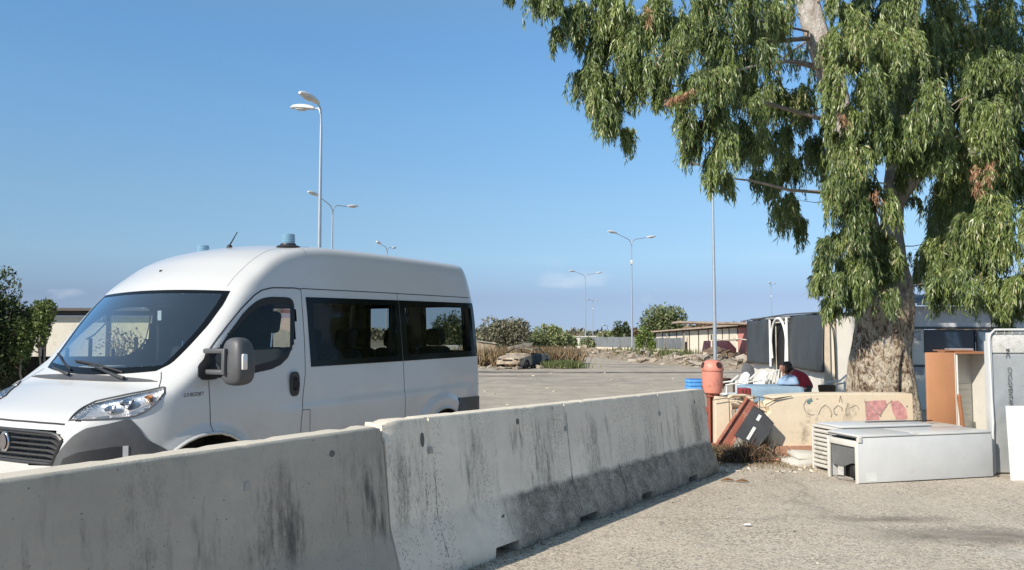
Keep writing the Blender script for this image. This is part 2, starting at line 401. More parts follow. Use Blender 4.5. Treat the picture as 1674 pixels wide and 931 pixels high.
# cowl and wipers
cw = [[], []]
for u in lin(-1, 1, 25):
    cw[0].append(onbody(Vector((.95, u*.74, 1.392-.035*(1-u*u))), .008)); cw[1].append(onbody(Vector((.90+.08*u*u, u*.80, 1.318+.03*u*u)), .008))
P = [cw[0], [onbody((a+b)/2, .004) for a, b in zip(*cw)], cw[1]]
mb = MB().grid(P); skirt(mb, P); mb.build('cowl_panel', GRYP, van, 40)
for (y0, y1, zt) in ((-.50, .28, 1.43), (.16, .76, 1.60)):
    a = onbody(Vector((.93, y0, 1.345)), .03); m1 = onbody(Vector((1.0, y0+(y1-y0)*.55, 1.40)), .035)
    b = onbody(Vector((1.02, y1, zt)), .02)
    wp = MB().tube([a, a+Vector((-.01, (y1-y0)*.12, .02)), m1, m1.lerp(b, .25)], [.014, .012, .008, .007], 6).build('wiper_arm', BLK, van, 40)
    bl = [onbody(Vector((.98+.1*t, y0+(y1-y0)*(.12+.88*t), 1.392+(zt-1.392)*t)), .014) for t in lin(0, 1, 9)]
    MB().tube(bl, .009, 6).build('wiper_blade', RUB, wp)
# --- headlights
hlt = [(.468, -.57, 1.068), (.577, -.548, 1.143), (.667, -.565, 1.183), (.758, -.666, 1.211), (.876, -.778, 1.242), (.965, -.872, 1.27), (.985, -.905, 1.268)]
hlb = [(.468, -.57, 1.068), (.515, -.678, 1.068), (.59, -.771, 1.073), (.695, -.858, 1.078), (.763, -.9, 1.09), (.817, -.926, 1.12), (.877, -.946, 1.17), (.945, -.945, 1.228), (.985, -.905, 1.268)]
PL = patch(hlt, hlb, lin(0, 1, 25), lin(0, 1, 9), .006)
cut(patch(hlt, hlb, lin(.09, .91, 60), lin(.16, .84, 30), 0))
PR = patch(hlt, hlb, lin(0, 1, 25), lin(0, 1, 9), lambda u, v: -.002-.075*math.sin(math.pi*u)**.6*math.sin(math.pi*v)**.6)
edge = PL[0]+[r_[-1] for r_ in PL[1:]]+PL[-1][::-1][1:]
AMB = plain('amber_bulb', (.75, .33, .10), .25)
for s in (-1, 1):
    hl = MB().grid(mir(PR, s)).build('headlight', ALU, van, 60, )
    MB().grid(mir(PL, s)).build('lens', LGL, hl, 60)
    MB().tube([Vector((p.x, p.y if s < 0 else -p.y, p.z)) for p in edge], .0055, 6).build('bezel', plain('bezel_grey', (.10, .10, .105), .4), hl)
    for (u, v, r_, m_) in ((.42, .5, .042, CHR), (.62, .45, .05, CHR), (.80, .42, .03, AMB)):
        c = PL[int(v*8)][int(u*24)].copy(); n = (onbody(c, .05)-c).normalized(); c -= n*.05; c.y *= 1 if s < 0 else -1; n.y *= 1 if s < 0 else -1
        MB().lathe([(.010, -.02), (r_*.6, -.015), (r_, .02), (r_*.9, .02), (r_*.5, -.005), (.012, 0), (.012, .012), (.0, .014)], 16, c, n.to_track_quat('Z', 'Y').to_matrix()).build('reflector_bowl' if m_ is CHR else 'indicator_bulb', m_, hl, 60)
# --- bumper parts
BX = [(.36, -.49, .73), (.384, -.515, .79), (.416, -.593, .902), (.45, -.643, .968), (.501, -.701, 1.016), (.599, -.794, 1.04), (.717, -.875, 1.071), (.767, -.916, .998), (.808, -.943, .917), (.924, -.993, .84), (.985, -1.02, .775)]
BB = [(.34, -.45, .46), (.37, -.60, .45), (.42, -.70, .44), (.52, -.80, .44), (.60, -.88, .44), (.68, -.93, .44), (.75, -.96, .44), (.80, -.98, .44), (.83, -.99, .44), (.85, -1., .44), (.86, -1., .44)]
P = patch(BX, BB, lin(0, 1, 40), lin(0, 1, 14), .006)
FG = patch([(.41, -.60, .812), (.45, -.685, .855), (.62, -.85, .885), (.66, -.875, .882)], [(.40, -.56, .70), (.46, -.72, .70), (.62, -.88, .72), (.68, -.90, .72)], lin(0, 1, 12), 5, lambda u, v: .008)
for s in (-1, 1):
    Q = mir(P, s); mb = MB().grid(Q); skirt(mb, Q); bc = mb.build('bumper_corner', GRYP, van, 40)
    Q = mir(FG, s); mb = MB().grid(Q); skirt(mb, Q); mb.build('fog_lamp_recess', BLK, bc, 40)
    q = mir([[onbody(Vector((.66, -.885, z)), .012) for z in lin(.74, .885, 5)], [onbody(Vector((.69, -.905, z)), .012) for z in lin(.74, .885, 5)]], s)
    mb = MB().grid(q); skirt(mb, q); mb.build('recess_trim', plain('light_grey_plastic', (.45, .45, .46), .5), bc)
P = patch([(4.79, -1.03, .90), (5.3, -1.03, .885), (5.42, -.98, .88)], [(4.66, -1.03, .46), (5.3, -1.03, .46), (5.42, -.98, .46)], 14, 8, .012)
for s in (-1, 1): Q = mir(P, s); mb = MB().grid(Q); skirt(mb, Q, .02); mb.build('rear_bumper_corner', plain('dark_bumper_plastic', (.045, .047, .05), .5, bump=.1, bs=250), van, 40)
# grille
gt_ = [(.36, y, .992-.05*max(0, abs(y)-.54)/.05) for y in lin(-.585, .585, 17)]; gb_ = [(.36, y, .775) for y in lin(-.515, .515, 17)]
cut(patch(gt_, gb_, lin(.02, .98, 90), lin(.03, .97, 22), 0), False)
P = patch(gt_, gb_, 21, 5, -.05); gr = MB().grid(P)
e0 = patch(gt_, gb_, 21, 2, .004); rim = e0[0]+e0[-1][::-1]; back = P[0]+P[-1][::-1]; gr.grid([rim+[rim[0]], back+[back[0]]])
GR = gr.build('grille', BLK, van, 40)
MB().tube(rim+[rim[0]], .012, 6).build('grille_frame', plain('dark_trim', (.03, .03, .03), .4), GR, 40)
GS = plain('grille_slat_plastic', (.10, .10, .105), .25, spec=.8)
for k in range(6):
    t = (k+.55)/6; row = patch(gt_, gb_, 25, [t-.035, t, t+.04], lambda u, v: .002)
    row[1] = [onbody(p, .014) for p in row[1]]; row2 = [[onbody(p, -.04) for p in row[0]]]
    MB().grid([row2[0], row[0], row[1], row[2], [onbody(p, -.04) for p in row[2]]]).build('grille_slat', GS, GR, 50)
for y in (-.42, -.28, -.14, .14, .28, .42):
    a = onbody(Vector((.36, y, .985)), -.03); b = onbody(Vector((.36, y*.93, .78)), -.03)
    MB().tube([a, b], .006, 5).build('grille_bar', BLK, GR)
ec = onbody(Vector((.36, 0, .90)), .018); em = Matrix.Rotation(R(-90), 3, 'Y')
MX = Matrix(((0, 0, -1), (0, 1, 0), (1, 0, 0)))
def shield(rw, rh, n=24): return [(rw*math.cos(a)*(1-.12*abs(math.sin(a))), rh*math.sin(a)) for a in lin(0, 2*math.pi*(n-1)/n, n)]
em1 = MB().prism([(a, b) for a, b in shield(.062, .074)], .02, Matrix(((0, -1, 0), (1, 0, 0), (0, 0, 1))), ec-Vector((-.012, 0, 0))).build('emblem', CHR, van, 30)
bevel_mod(em1, .006)
MB().prism(shield(.044, .055), .004, Matrix(((0, -1, 0), (1, 0, 0), (0, 0, 1))), ec+Vector((-.011, 0, 0))).build('emblem_plate', plain('emblem_grey', (.22, .2, .2), .3, .6), em1)
def text(body, size, loc, M, m, parent, name='lettering', ext=.0008, align='CENTER'):
    cu = bpy.data.curves.new('lettering', 'FONT'); cu.body = body; cu.size = size; cu.extrude = ext; cu.align_x = align; cu.align_y = 'CENTER'
    o = bpy.data.objects.new('tmp_text', cu); COL.objects.link(o); dg = bpy.context.evaluated_depsgraph_get()
    me = bpy.data.meshes.new_from_object(o.evaluated_get(dg)); bpy.data.objects.remove(o)
    for v in me.vertices: v.co = Vector(loc)+M@v.co
    me.materials.clear(); return mobj(name, me, m, parent)
Mfront = Matrix(((0, 0, -1), (-1, 0, 0), (0, 1, 0)))       # text plane facing -x
text('FIAT', .040, ec+Vector((-.0125, 0, 0)), Mfront, CHR, em1)
Mside = Matrix(((1, 0, 0), (0, 0, -1), (0, 1, 0)))         # facing -y
text('2.3 ECOJET', .038, onbody(Vector((1.16, -1.0, 1.212)), .003), Mside, RUB, van, 'badge_lettering')
# upper bumper / bonnet edge shadow gap, seams
def seam(name, pts, wd=.006, m=None, both=True, off=.0015, n=40):
    pts = resample(pts, n); C_ = [onbody(p, off) for p in pts]; a = []; b = []
    for i, p in enumerate(C_):
        t = (C_[min(i+1, n-1)]-C_[max(i-1, 0)]).normalized(); nn = (onbody(p, .02)-p); nn = nn.normalized() if nn.length > 1e-6 else Vector((0, -1, 0)); s_ = t.cross(nn).normalized()*wd/2
        a.append(p+s_); b.append(p-s_)
    for s in ((-1, 1) if both else (-1,)): MB().grid(mir([a, b], s)).build(name, m or SEAM, van)
SEAM = plain('panel_gap', (.03, .03, .032), .9)
seam('bonnet_seam', [(.40, y, 1.05+.012*(abs(y)/.5)) for y in lin(-.56, .56, 17)], .014, both=False, n=60)
seam('bonnet_seam', [(.463, -.564, 1.06), (.526, -.57, 1.105), (.60, -.556, 1.155), (.665, -.563, 1.19), (.758, -.666, 1.218), (.876, -.775, 1.249), (.958, -.865, 1.277)], .008)
seam('bonnet_seam', [(.958, -.865, 1.277), (1.03, -.80, 1.335), (1.075, -.74, 1.385)], .007)
seam('bumper_seam', [(.717, -.872, 1.078), (.705, -.865, 1.085)], .008)
seam('front_door_seam', [(1.298, -1, 1.305), (1.301, -1.017, 1.13), (1.304, -1.04, .94), (1.31, -1.05, .91), (1.40, -1.05, .91), (1.48, -1.05, .88), (1.54, -1.05, .83), (1.60, -1.05, .74)])
seam('front_door_seam', [(1.225, -1, 1.40), (1.30, -.97, 1.52), (1.511, -.954, 1.72), (1.679, -.94, 1.872), (1.826, -.923, 1.98), (1.92, -.91, 2.025), (2.04, -.905, 2.05), (2.33, -.895, 2.056), (2.385, -.895, 2.045)], .011)
seam('front_door_seam', [(2.385, -.9, 2.045), (2.372, -.92, 1.9), (2.37, -.96, 1.6), (2.352, -1.0, 1.3), (2.31, -1.016, 1.12), (2.275, -1.03, .89), (2.26, -1.03, .5)])
seam('side_door_seam', [(2.385, -.9, 2.055), (3.5, -.9, 2.057), (5.28, -.9, 2.05)], .008)
seam('side_door_seam', [(3.807, -.9, 2.06), (3.80, -.93, 1.99)], .006)
seam('side_door_seam', [(3.796, -1, 1.356), (3.79, -1.02, 1.05), (3.785, -1.03, .5)], .006)
seam('side_door_seam', [(5.30, -1, 1.30), (5.31, -1.02, 1.04), (5.31, -1.02, .92)], .005)
seam('side_door_seam', [(5.23, -1.02, 1.035), (5.31, -1.02, 1.035)], .005)
seam('filler_flap', [(2.29, -1.03, .995), (2.385, -1.03, .99), (2.385, -1.03, .70)], .005)
seam('roof_groove', [(1.70, -.745, 2.053), (1.854, -.712, 2.18), (2.0, -.69, 2.278), (2.285, -.64, 2.411), (2.5, -.63, 2.46)], .006, plain('seam_sealer', (.30, .30, .31), .7))
seam('roof_groove', [(2.53, -.66, 2.46), (2.53, -.78, 2.43), (2.53, -.83, 2.37)], .008, plain('seam_sealer', (.30, .30, .31), .7), n=12)
# door handles
for s in (-1, 1):
    p = onbody(Vector((2.205, -1.01, 1.225)), .004); p.y *= -s
    pr = [(.055*math.copysign(abs(math.cos(a))**.6, math.cos(a)), .105*math.copysign(abs(math.sin(a))**.75, math.sin(a))) for a in lin(0, 2*math.pi*27/28, 28)]
    h = MB().prism(pr, .018 if s > 0 else -.018, None, p).build('door_handle', BLK, van, 30); bevel_mod(h, .005)
    MB().tube([p+Vector((0, -.03*-s, -.06)), p+Vector((.01, -.045*-s, 0)), p+Vector((0, -.03*-s, .06))], .012, 6).build('handle_grip', RUB, h)
# mirror
for s in (-1,):
    S_ = lambda x, y, z: Vector((x, y*-s, z)) if s > 0 else Vector((x, y, z))
    base = patch([(1.205, -.99, 1.36), (1.225, -.97, 1.425), (1.36, -.96, 1.545), (1.37, -.96, 1.54)], [(1.205, -.99, 1.345), (1.235, -1.0, 1.318), (1.30, -1.0, 1.312), (1.37, -1, 1.315)], 10, 6, .012)
    Q = mir(base, s); mb = MB().grid(Q); skirt(mb, Q, .01); mir_o = mb.build('wing_mirror', BLK, van, 40)
    hm = bmesh.new(); bmesh.ops.create_cube(hm, size=1); bmesh.ops.subdivide_edges(hm, edges=hm.edges, cuts=3, use_grid_fill=True)
    for v in hm.verts:
        c = v.co*2; q = Vector([math.copysign(abs(t)**1.0, t) for t in c]); l = (abs(c.x)**4+abs(c.y)**4+abs(c.z)**4)**.25; q = c/l*max(abs(c.x), abs(c.y), abs(c.z))
        tp = 1-.18*max(0, q.z)
        v.co = S_(1.36+.085*q.x*tp+(.03 if q.x > 0 else 0), -1.235+.115*q.y*tp, 1.455+.185*q.z)
    me = bpy.data.meshes.new('mesh'); bmesh.ops.recalc_face_normals(hm, faces=hm.faces); hm.to_mesh(me); hm.free(); ho = mobj('mirror_housing', me, GRYP, mir_o, 180)
    sb = ho.modifiers.new('s', 'SUBSURF'); sb.levels = 1; sb.render_levels = 2
    for zz in (1.535, 1.375):
        MB().bbox(S_(1.295, -1.09, zz), (.06, .24, .038), .012).build('mirror_arm', GRYP, mir_o, 40)
    MB().bbox(S_(1.275, -1.205, 1.455), (.05, .036, .20), .012).build('mirror_arm', GRYP, mir_o, 40)
    MB().bbox(S_(1.325, -1.357, 1.455), (.05, .02, .12), .01).build('side_repeater', plain('repeater_lens', (.75, .72, .68), .15, .3), mir_o, 40)
# beacons, antenna, roof bolt
for s in (-1, 1):
    b = onbody(Vector((2.52 if s < 0 else 2.60, s*.63 if s < 0 else .60, 2.46)), 0); b.z -= 0 if s < 0 else .045
    bo = MB().lathe([(.115, -.01), (.10, .006), (.072, .014), (.070, .026), (0, .026)], 24, b).build('beacon', BLK, van, 40)
    MB().lathe([(k_*.86, z_*.9) for k_, z_ in [(.072, .03), (.074, .034), (.070, .038), (.074, .052), (.070, .058), (.073, .075), (.069, .081), (.072, .10), (.068, .106), (.071, .122), (.060, .130), (0, .131)]], 24, b).build('beacon_lens', BEAC, bo, 35)
    MB().lathe([(.030, .03), (.034, .06), (.02, .065), (.02, .09), (0, .10)], 12, b).build('beacon_bulb', CHR, bo, 40)
b = onbody(Vector((2.40, 0, 2.46)), 0)
an = MB().lathe([(.03, -.005), (.022, .018), (.01, .028)], 12, b).build('antenna', RUB, van, 40)
MB().tube([b+Vector((0, 0, .02)), b+Vector((.075, -.02, .155))], [.007, .004], 6).build('antenna_rod', RUB, an)
b = onbody(Vector((1.80, .22, 2.24)), 0); MB().lathe([(.014, -.005), (.012, .01), (0, .012)], 10, b).build('roof_bolt', RUB, van)
# wheels and arches
def wheel(parent, c, r_, wd, s, tyre_m, rim_m):
    M = Matrix.Rotation(R(90)*(1 if s < 0 else -1), 3, 'X')
    wh = MB().lathe([(r_*.62, -wd/2), (r_*.9, -wd/2), (r_, -wd*.35), (r_, wd*.35), (r_*.9, wd/2), (r_*.62, wd/2), (r_*.6, wd*.3), (r_*.6, -wd*.3)], 40, c, M)
    wo_ = wh.build('wheel', tyre_m, parent, 35)
    MB().lathe([(r_*.62, wd*.46), (r_*.58, wd*.2), (r_*.3, wd*.12), (r_*.22, wd*.34), (0, wd*.36)], 32, c, M).build('rim', rim_m, wo_, 30)
    return wo_
RIM = plain('steel_rim', (.35, .35, .36), .4, .8)
for fx, ra in ((FWX, .525), (RWX, .435)):
    for s in (-1, 1):
        wheel(van, Vector((fx, s*.86, .37)), .345, .22, s, RUB, RIM)
        arc = [onbody(Vector((fx+ra*math.cos(a), -1.03, .385+ra*math.sin(a))), .002) for a in lin(R(-5), R(185), 40)]
        Q = mir([arc], s)[0]; MB().tube(Q, .014, 6).build('arch_lip', WHITE, van, 60)
        Q2 = [Vector((p.x, p.y*.60, p.z)) for p in Q]; mb = MB().grid([Q, Q2]); mb.add(Q2+[Vector((fx, Q2[0].y, .3))], [(i, i+1, len(Q2)) for i in range(len(Q2)-1)]); mb.build('arch_liner', RUB, van)
# --- body shell with its openings
from mathutils.kdtree import KDTree
kd = KDTree(len(CUT))
for i, p in enumerate(CUT): kd.insert(p, i)
kd.balance()
FC = VV[VF].mean(1); keep = np.ones(len(VF), bool)
for i, c in enumerate(FC.tolist()):
    x, y, z = c
    if (z > .74 and kd.find(c)[2] < .017): keep[i] = False
    elif abs(y) > .8 and (math.hypot(x-FWX, z-.385) < .525 or math.hypot(x-RWX, z-.385) < .435): keep[i] = False
body_me = npmesh(VV, VF[keep]); body = mobj('body', body_me, WHITE, van, 180)
# --- interior
fl = MB().box((3.2, 0, .52), (4.0, 1.8, .05)).build('cabin_floor', DASH, van)
dsh = MB().grid([[Vector((x+.08*(y/.8)**2, y, z)) for y in lin(-.88, .88, 13)] for x, z in ((1.12, 1.36), (1.25, 1.375), (1.45, 1.36), (1.58, 1.30), (1.62, 1.15), (1.55, .9), (1.5, .6))]).build('dashboard', DASH, van, 60)
MB().box((1.30, .28, 1.385), (.20, .30, .025), .2).build('paper_sheet', plain('paper', (.5, .5, .5), .8), dsh)
sw = [Vector((1.72+.10*math.sin(a)*.5, -.47+.19*math.cos(a), 1.25+.18*math.sin(a))) for a in lin(0, 2*math.pi, 25)]
so = MB().tube(sw, .016, 8, False).build('steering_wheel', BLK, van, 60); MB().tube([Vector((1.52, -.47, 1.2)), Vector((1.70, -.47, 1.25))], .04, 8).build('steering_column', BLK, so)
def seat(x, y, wd=.46, zb=.55, hh=1.0):
    s_ = MB().bbox((x-.02, y, zb+.36), (.50, wd, .16), .05).build('seat', SEATM, van, 60)
    Mt = Matrix.Rotation(R(10), 3, 'Y')
    MB().bbox((x+.26, y, zb+.68), (.13, wd, .62), .05, M=Mt).build('backrest', SEATM, s_, 60)
    MB().bbox((x+.345, y, zb+hh+.13), (.09, .25, .20), .04, M=Mt).build('headrest', SEATM, s_, 60)
    MB().tube([Vector((x+.31, y-.06, zb+.95)), Vector((x+.335, y-.06, zb+hh+.1))], .007, 5).build('headrest_post', CHR, s_)
    MB().box((x, y, zb+.14), (.4, wd*.8, .3)).build('seat_base', BLK, s_)
seat(2.02, -.55, hh=1.08); seat(2.0, .12, .44); seat(2.0, .60, .44)
for xr_ in (2.95, 3.75, 4.55):
    for yy in (-.66, -.2, .55): seat(xr_, yy, .42, .5, .96)
for s in (-1, 1):
    for xx in (2.36, 3.78): MB().bbox((xx, s*.885, 1.68), (.12 if xx < 5 else .2, .05, .66), .02).build('inner_pillar', TRIM, van)
    MB().box((3.85, s*.93, 1.05), (2.9, .03, .58)).build('side_lining', TRIM, van)
MB().box((3.8, 0, 2.30), (2.9, 1.4, .02)).build('headliner', plain('headliner_cloth', (.05, .05, .048), .9), van)
gh = MB().tube([Vector((1.55, .66, 1.80)), Vector((1.58, .66, 1.76)), Vector((1.50, .70, 1.66)), Vector((1.44, .72, 1.62))], .012, 6).build('grab_handle', plain('grab_handle_grey', (.5, .5, .5), .6), van)
rm = MB().bbox((1.70, 0, 1.93), (.03, .18, .07), .012).build('rear_view_mirror', BLK, van)
MB().bbox((1.62, -.02, 1.82), (.01, .05, .085), .008).build('windscreen_sticker', plain('sticker', (.6, .65, .65), .5), van)
# ================================================================ ground and barriers
def growing(a, b, step, far, k=1.35):
    xs = list(np.arange(a, b+1e-6, step)); d = step
    while xs[-1] < far: d *= k; xs.append(xs[-1]+d)
    d = step; lo = [xs[0]]
    while lo[-1] > -far: d *= k; lo.append(lo[-1]-d)
    return lo[::-1][:-1]+xs
gx = growing(-6, 9, .3, 5000); gy = growing(-2, 16, .3, 6000)
t = NT('ground_asphalt'); v = t.coord(); n1 = t.noise(v, .35, 6, .6); n2 = t.noise(v, 2.5, 6, .65); n3 = t.noise(v, 60, 3, .6)
cell = t.vor(v, 95, out=1); sp = t.n('ShaderNodeSeparateColor', i0=cell).outputs[0]
cell2 = t.vor(v, 42, out=1); sp2 = t.n('ShaderNodeSeparateColor', i0=cell2).outputs[0]
base = t.mix(t.ramp(n1, [(.35, 0.), (.65, 1.)]), (.48, .40, .30), (.57, .48, .365))
base = t.mix(t.math('MULTIPLY', t.ramp(n2, [(.4, 0.), (.7, 1.)]), .35), base, (.30, .275, .245))
agg = t.ramp(sp, [(0, (.05, .046, .042)), (.16, (.17, .155, .14)), (.4, (.46, .405, .325)), (.8, (.64, .57, .465)), (1, (.78, .70, .59))])
base = t.mix(.62, base, agg)
base = t.mix(t.math('MULTIPLY', t.ramp(sp2, [(.80, 0.), (.86, 1.)]), .5), base, (.14, .125, .11))
sepn = t.n('ShaderNodeSeparateXYZ', i0=v); X, Y = sepn.outputs[0], sepn.outputs[1]
def spot(cx, cy, rx, ry, warp=.5):
    a = t.math('DIVIDE', t.math('ADD', X, -cx), rx); b = t.math('DIVIDE', t.math('ADD', Y, -cy), ry)
    d = t.math('SQRT', t.math('ADD', t.math('MULTIPLY', a, a), t.math('MULTIPLY', b, b)))
    d = t.math('ADD', d, t.math('MULTIPLY', t.math('ADD', t.noise(v, 2.2, 8, .75, .6), -.5), 2.2*warp))
    return t.ramp(d, [(.25, 1.), (1., 0.)])
def col(fac, c, k): 
    global base
    base = t.mix(t.math('MULTIPLY', fac, k), base, c)
base = t.mix(t.math('MULTIPLY', t.ramp(t.n('ShaderNodeMapRange', i0=Y, i1=8., i2=20.).outputs[0], [(0, 0.), (1, 1.)]), .8), base, t.mix(t.ramp(n2, [(.35, 0.), (.7, 1.)]), (.285, .245, .195), (.365, .318, .258)))
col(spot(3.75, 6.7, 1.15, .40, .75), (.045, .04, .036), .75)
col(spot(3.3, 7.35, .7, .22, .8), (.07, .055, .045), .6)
col(spot(3.9, 6.1, .7, .22, .8), (.60, .56, .50), .5)
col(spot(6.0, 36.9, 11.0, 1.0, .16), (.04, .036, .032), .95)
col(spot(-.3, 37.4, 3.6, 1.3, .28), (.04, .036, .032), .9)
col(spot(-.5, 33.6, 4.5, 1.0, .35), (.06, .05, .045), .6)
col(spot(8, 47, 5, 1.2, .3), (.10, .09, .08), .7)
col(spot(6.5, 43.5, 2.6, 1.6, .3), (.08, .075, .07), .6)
col(spot(2.0, 30, 5, 3, .6), (.22, .20, .175), .5)
col(spot(2.5, 21, 3, 2, .6), (.46, .42, .36), .4)
col(spot(3.5, 10.9, 2.0, .55, .6), (.30, .235, .165), .8)      # dirt under the broken wall
far = t.ramp(t.n('ShaderNodeMapRange', i0=Y, i1=85., i2=130.).outputs[0], [(0, 0.), (1, 1.)])
base = t.mix(far, base, t.mix(t.noise(t.coord((.02, .02, 1)), 3, 6), (.10, .09, .055), (.20, .16, .10)))
trk_ = t.ramp(t.noise(t.coord((1, .10, 1), rot=(0, 0, .5)), 1.6, 5, .6), [(.46, 0.), (.62, 1.)]); col(trk_, (.27, .235, .19), .28)
nearb = t.ramp(t.noise(v, .9, 7, .7, .5), [(.42, 0.), (.64, 1.)]); col(nearb, (.60, .53, .43), .35)
crk = t.ramp(t.vor(t.n('ShaderNodeVectorMath', {'operation': 'ADD'}, i0=v, i1=t.n('ShaderNodeVectorMath', {'operation': 'SCALE'}, i0=t.n('ShaderNodeTexNoise', Vector=v, Scale=1.5, Detail=5.).outputs[1], i3=.9).outputs[0]).outputs[0], .23, 'DISTANCE_TO_EDGE'), [(.0, 1.), (.012, 0.)]); col(crk, (.13, .11, .09), .28)
hgt = t.math('ADD', t.math('MULTIPLY', sp, .5), t.math('MULTIPLY', n3, .6))
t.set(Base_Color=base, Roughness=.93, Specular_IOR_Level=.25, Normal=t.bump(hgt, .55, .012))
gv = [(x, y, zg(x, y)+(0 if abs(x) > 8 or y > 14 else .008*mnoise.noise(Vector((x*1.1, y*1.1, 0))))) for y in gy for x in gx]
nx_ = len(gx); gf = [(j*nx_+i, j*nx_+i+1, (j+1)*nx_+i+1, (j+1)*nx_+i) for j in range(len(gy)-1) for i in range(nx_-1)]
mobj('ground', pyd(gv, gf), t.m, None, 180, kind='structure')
# dry verge behind the road: low banks of earth
def bank(name, pts, wd, h, m, seed=0, **kw):
    r2 = random.Random(seed); P = resample([Vector((*p, 0)) for p in pts], 60); rows = []
    for k in range(-6, 7):
        row = []
        for i, p in enumerate(P):
            tdir = (P[min(i+1, 59)]-P[max(i-1, 0)]).normalized(); nrm = Vector((-tdir.y, tdir.x, 0)); u = k/6
            env = (1-u*u)*min(1, i/4, (59-i)/4); q = p+nrm*u*wd
            zz = h*env*(.55+.9*abs(mnoise.noise(Vector((q.x*.5, q.y*.5, seed)))+.25*mnoise.noise(q*1.7)))
            row.append(Vector((q.x, q.y, zg(q.x, q.y)+zz-.03)))
        rows.append(row)
    return MB().grid(rows).build(name, m, None, 180, **kw)
t = NT('dry_earth'); v = t.coord(); n = t.noise(v, 3, 8, .7); n2 = t.noise(v, 18, 5, .7)
t.set(Base_Color=t.mix(t.ramp(n, [(.35, 0.), (.65, 1.)]), t.mix(n2, (.13, .095, .06), (.24, .18, .12)), (.36, .31, .24)), Roughness=.95, Normal=t.bump(n2, .8, .05)); EARTH = t.m

